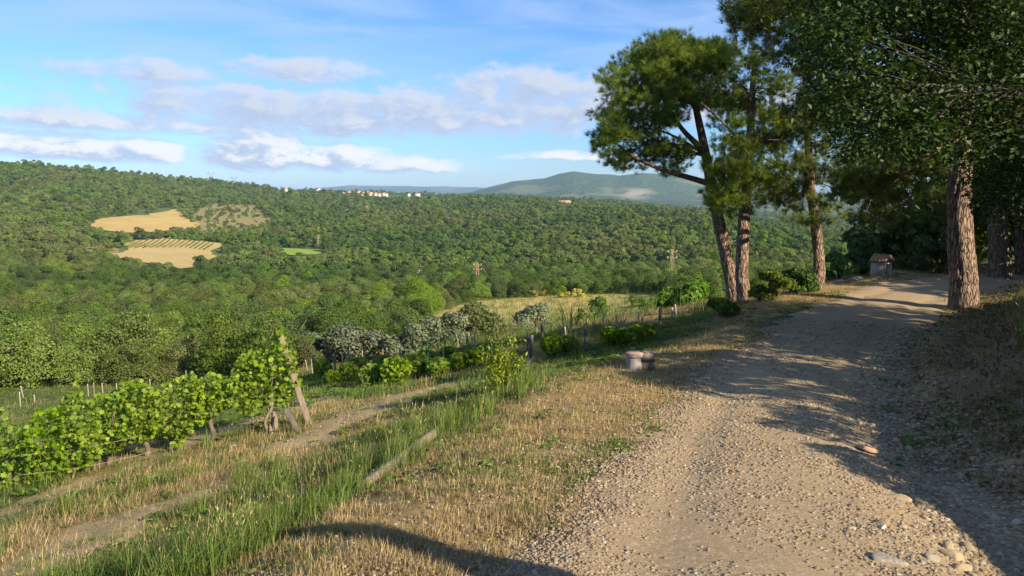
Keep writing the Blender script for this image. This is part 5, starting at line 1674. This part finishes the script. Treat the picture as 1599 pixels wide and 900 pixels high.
# gravel
pebs = [rock_mesh('pebble', M['stone'], 1, rng.uniform(0.45, 0.8), 0.3, 4, 500 + i) for i in range(6)]
pcoll = proto_collection('pebble_proto', pebs)
N1 = 300000
r_ = np.exp(rng.uniform(math.log(2.1), math.log(17), N1))
azr = rng.uniform(R(-22), R(42), N1)
gx_, gy_ = r_ * np.sin(azr), r_ * np.cos(azr)
c_, s_ = track_coords(gx_, gy_)
rag = (fbm(gx_, gy_, 1 / 0.5, 4, 61) - 0.5) * 0.9 + (fbm(gx_, gy_, 1 / 2.2, 2, 62) - 0.5)
edge = 1.38 - np.abs(c_ - 0.03) + rag * 0.55
pr = np.interp(edge, [-1.6, -0.2, 0.15], [0.04, 0.16, 1.0])
ok = rng.random(N1) < np.where(c_ > 0.6, np.maximum(pr, np.interp(c_, [0.6, 1.3, 1.9], [1, 0.7, 0.0])), pr)
ok &= fbm(gx_, gy_, 1 / 0.7, 3, 97) + 0.12 * np.abs(c_) > rng.uniform(0.24, 0.58, N1) + 0.05 * np.exp(-((np.abs(c_) - 0.7) / 0.22) ** 2)
gx_, gy_, r_, c_ = gx_[ok], gy_[ok], r_[ok], c_[ok]
sz = (0.0035 + 0.013 * rng.random(len(gx_)) ** 4) * np.clip((r_ / 4.0) ** 0.5, 0.8, 2.0) * np.where(c_ > 0.75, 1.5, 1.0)
GP = np.stack([gx_, gy_, h(gx_, gy_) + 0.012 + sz * 0.15], 1)
print('gravel', len(GP))
scatter('gravel', GP, rng.uniform(0, 6.28, len(GP)), sz, rng.integers(0, 6, len(GP)), pcoll, 'small tan and grey gravel stones covering the track', 'gravel', rng.uniform(-0.4, 0.4, len(GP)))

# vine rows on the far plot
fx, fy = np.array([p[0] for p in F2W]), np.array([p[1] for p in F2W])
X, Y = np.meshgrid(np.arange(fx.min(), fx.max(), 3.0), np.arange(fy.min(), fy.max(), 1.3))
X, Y = X.ravel() + (Y.ravel() - fy.min()) * -0.25, Y.ravel()
k = in_poly(X, Y, F2W)
X, Y = X[k], Y[k]
u_, v_, _ = project(X, Y, h(X, Y))
k = (v_ < 391 + 3 * np.sin(X * 0.1)) & (u_ > 195)
X, Y = X[k], Y[k]
scatter('far_vine_rows', np.stack([X, Y, h(X, Y) + 0.4], 1), rng.uniform(0, 6.28, len(X)), rng.uniform(0.10, 0.17, len(X)), rng.integers(16, 18, len(X)), pc, 'rows of young vines on the bare far plot', 'vine rows')

# ------------------------------------------------------------------ far buildings, pylons
M['wall_cream'] = simple_mat('house_wall_cream', (0.40, 0.33, 0.24), (0.50, 0.42, 0.31), 0.4, 0.9, 0.1, 0.05)
M['wall_white'] = simple_mat('house_wall_white', (0.48, 0.45, 0.40), (0.60, 0.57, 0.51), 0.4, 0.9, 0.1, 0.05)
M['wall_ochre'] = simple_mat('house_wall_ochre', (0.48, 0.31, 0.19), (0.58, 0.40, 0.27), 0.4, 0.9, 0.1, 0.05)
M['roof_red'] = simple_mat('house_roof', (0.33, 0.16, 0.10), (0.46, 0.25, 0.17), 0.5, 0.9, 0.1, 0.05)
M['pane'] = simple_mat('dark_pane', (0.03, 0.035, 0.04), (0.06, 0.07, 0.08), 2, 0.3, 0.0, 0.01, 2, 0.5)
def house(label, u, v, wpx, hpx, wall, group, dmin=900, depth=0.8, rz=None):
    p = hit(u, v, dmin, 9000)
    k = project(*p)[2] / FPX
    w, hh, dp = wpx * k, hpx * k, wpx * k * depth
    e = empty('house', p, label, 'house', group, rng.uniform(-0.5, 0.5) if rz is None else rz)
    b = MB(); b.box((0, 0, hh * 0.5 - 2), (w, dp, hh + 4)); wl_ = obj('wall', b.mesh('wall', M[wall]), e)
    rr = max(1.2, w * 0.16)
    V = [(-w * .54, -dp * .56, hh), (w * .54, -dp * .56, hh), (w * .54, dp * .56, hh), (-w * .54, dp * .56, hh), (-w * .54, 0, hh + rr), (w * .54, 0, hh + rr)]
    b = MB(); b.add(V, T=[(1, 2, 5), (3, 0, 4)], Q=[(0, 1, 5, 4), (2, 3, 4, 5), (3, 2, 1, 0)]); obj('roof', b.mesh('roof', M['roof_red']), e)
    n = max(1, int(w / 4))
    for i in range(n):
        b = MB(); b.box((-w / 2 + (i + 0.5) * w / n, -dp / 2 - 0.03, hh * 0.62), (1.1, 0.1, 1.6)); obj('window', b.mesh('window', M['pane']), wl_)
TW = [(545, 304, 6, 5, 'wall_ochre'), (552, 303, 7, 6, 'wall_cream'), (560, 304, 6, 6, 'wall_ochre'), (566, 305, 7, 5, 'wall_ochre'), (573, 304, 5, 5, 'wall_cream'), (579, 305, 7, 5, 'wall_ochre'), (586, 305, 6, 4, 'wall_cream'), (592, 306, 6, 4, 'wall_ochre'), (599, 305, 6, 4, 'wall_cream'), (537, 304, 5, 4, 'wall_ochre'), (604, 306, 4, 4, 'wall_white')]
ORD = ['first', 'second', 'third', 'fourth', 'fifth', 'sixth', 'seventh', 'eighth', 'ninth', 'tenth', 'eleventh']
TW.sort()
for k, (u, v, w, hh, m_) in enumerate(TW):
    house('%s house of the distant hill town, %s from the left' % ({'wall_ochre': 'ochre', 'wall_cream': 'cream', 'wall_white': 'white'}[m_], ORD[k]), u, v + 1, w, hh, m_, 'houses of the hill town')
house('left of two white houses right of the hill town', 638, 307, 5, 4, 'wall_white', None)
house('right, wider of the two white houses beyond the hill town', 652, 307, 8, 4, 'wall_white', None)
house('white farmhouse on the slope left of the hill town', 497, 300, 7, 5, 'wall_white', None)
house('cream farmhouse above the scrub at the left end of the town ridge', 446, 299, 5, 4, 'wall_cream', None)
house('long low farm with a red roof in front of the mountain', 878, 321, 24, 4, 'wall_ochre', None, 700, 0.4, 0.1)
house('small white house left of the long red roofed farm', 851, 318, 5, 4, 'wall_white', None, 700)
house('white house right of the long red roofed farm', 932, 318, 6, 3, 'wall_white', None, 700)
house('cream house in the green fields below the mountain', 905, 322, 5, 4, 'wall_cream', None, 700)
M['steel'] = simple_mat('pylon_steel', (0.16, 0.17, 0.18), (0.27, 0.28, 0.29), 1, 0.6, 0.0, 0.01)
M['rust'] = simple_mat('rusty_mast', (0.26, 0.17, 0.11), (0.40, 0.28, 0.19), 1, 0.8, 0.0, 0.01)
def lattice(name, label, u, v, hpx, style, r, group=None, dmin=60, mat='rust', dist=None):
    p = hit(u, v, dmin, 3000) if dist is None else np.array([dist * math.sin(az_of(u)), dist * math.cos(az_of(u)), 0.0])
    if dist is not None:
        p[2] = h1(p[0], p[1])
    H = hpx * project(*p)[2] / FPX
    e = empty(name, p, label, 'pylon', group, 0.3)
    w0, w1 = H * 0.13, H * 0.035
    if style == 'Y':
        w0, w1 = H * 0.16, H * 0.05
    cor = [(-1, -1), (1, -1), (1, 1), (-1, 1)]
    for a, b_ in cor:
        m = MB(); m.tube([(a * w0 / 2, b_ * w0 / 2, -0.5), (a * w1 / 2, b_ * w1 / 2, H * (0.62 if style == 'Y' else 1.0))], r, 4); obj('leg', m.mesh('leg', M[mat]), e)
    m = MB()
    Ht = H * (0.62 if style == 'Y' else 1.0)
    n = 7
    for i in range(n):
        f0, f1 = i / n, (i + 1) / n
        wa, wb = w0 + (w1 - w0) * f0, w0 + (w1 - w0) * f1
        for j in range(4):
            a, c = cor[j], cor[(j + 1) % 4]
            if i % 2:
                a, c = c, a
            m.tube([(a[0] * wa / 2, a[1] * wa / 2, Ht * f0), (c[0] * wb / 2, c[1] * wb / 2, Ht * f1)], r * 0.45, 3, False)
    obj('bracing', m.mesh('bracing', M[mat]), e)
    if style == 'Y':
        m = MB()
        for s in (-1, 1):
            m.tube([(s * w1 / 2, 0, Ht), (s * H * 0.14, 0, H * 0.84), (s * H * 0.17, 0, H)], r, 4)
        obj('fork', m.mesh('fork', M[mat]), e)
        m = MB(); m.tube([(-H * 0.30, 0, H * 0.86), (H * 0.30, 0, H * 0.86)], r * 1.2, 4); obj('crossarm', m.mesh('crossarm', M[mat]), e)
    else:
        for f in (0.80, 0.93):
            m = MB(); m.tube([(-H * 0.12, 0, H * f), (H * 0.12, 0, H * f)], r, 4); ca_ = obj('crossarm', m.mesh('crossarm', M[mat]), e)
            for s in (-1, 1):
                m = MB(); m.tube([(s * H * 0.11, 0, H * f), (s * H * 0.11, 0, H * f + H * 0.035)], r * 1.8, 5); obj('insulator', m.mesh('insulator', M['wall_white']), ca_)
lattice('pylon', 'left one of two steel pylons on the skyline of the wooded hill', 335, 284, 22, 'Y', 0.24, 'pylons on the skyline', 900, 'steel', 1330)
lattice('pylon', 'right one of two steel pylons on the skyline of the wooded hill', 370, 288, 19, 'Y', 0.24, 'pylons on the skyline', 900, 'steel', 1380)
lattice('lattice_mast', 'rusty lattice power mast at the left corner of the meadow', 746, 466, 56, 'T', 0.045)
lattice('lattice_mast', 'tallest rusty lattice power mast, right of the meadow before the pines', 1048, 459, 70, 'T', 0.05)
lattice('lattice_mast', 'lattice mast with only its top above the trees, left of the meadow', 655, 447, 26, 'T', 0.06)
lattice('lattice_mast', 'thin pale mast beside the bright grass strip', 497, 393, 26, 'T', 0.10, None, 300)

# ------------------------------------------------------------------ air
m, nt, out = new_mat('air')
pv = nt.node('ShaderNodeVolumePrincipled')
pv.inputs['Color'].default_value = (0.45, 0.70, 1.0, 1)
pv.inputs['Density'].default_value = 0.000072
pv.inputs['Anisotropy'].default_value = 0.0
nt.l.new(pv.outputs[0], out.inputs['Volume'])
zmin = min(float(np.min(np.array([v.co[2] for v in bpy.data.meshes['hills'].vertices]))), -45.0) - 1.5
zmax = max(v.co[2] for v in bpy.data.meshes['hills'].vertices) + 3
b = MB()
b.box((0, 0, (zmin + zmax) / 2), (34000, 34000, zmax - zmin))
hz = obj('haze', b.mesh('haze', m))
kind(hz, 'stuff')
tag(hz, 'thin bluish haze over the valley and mountains', 'haze')
print('haze', zmin, zmax)
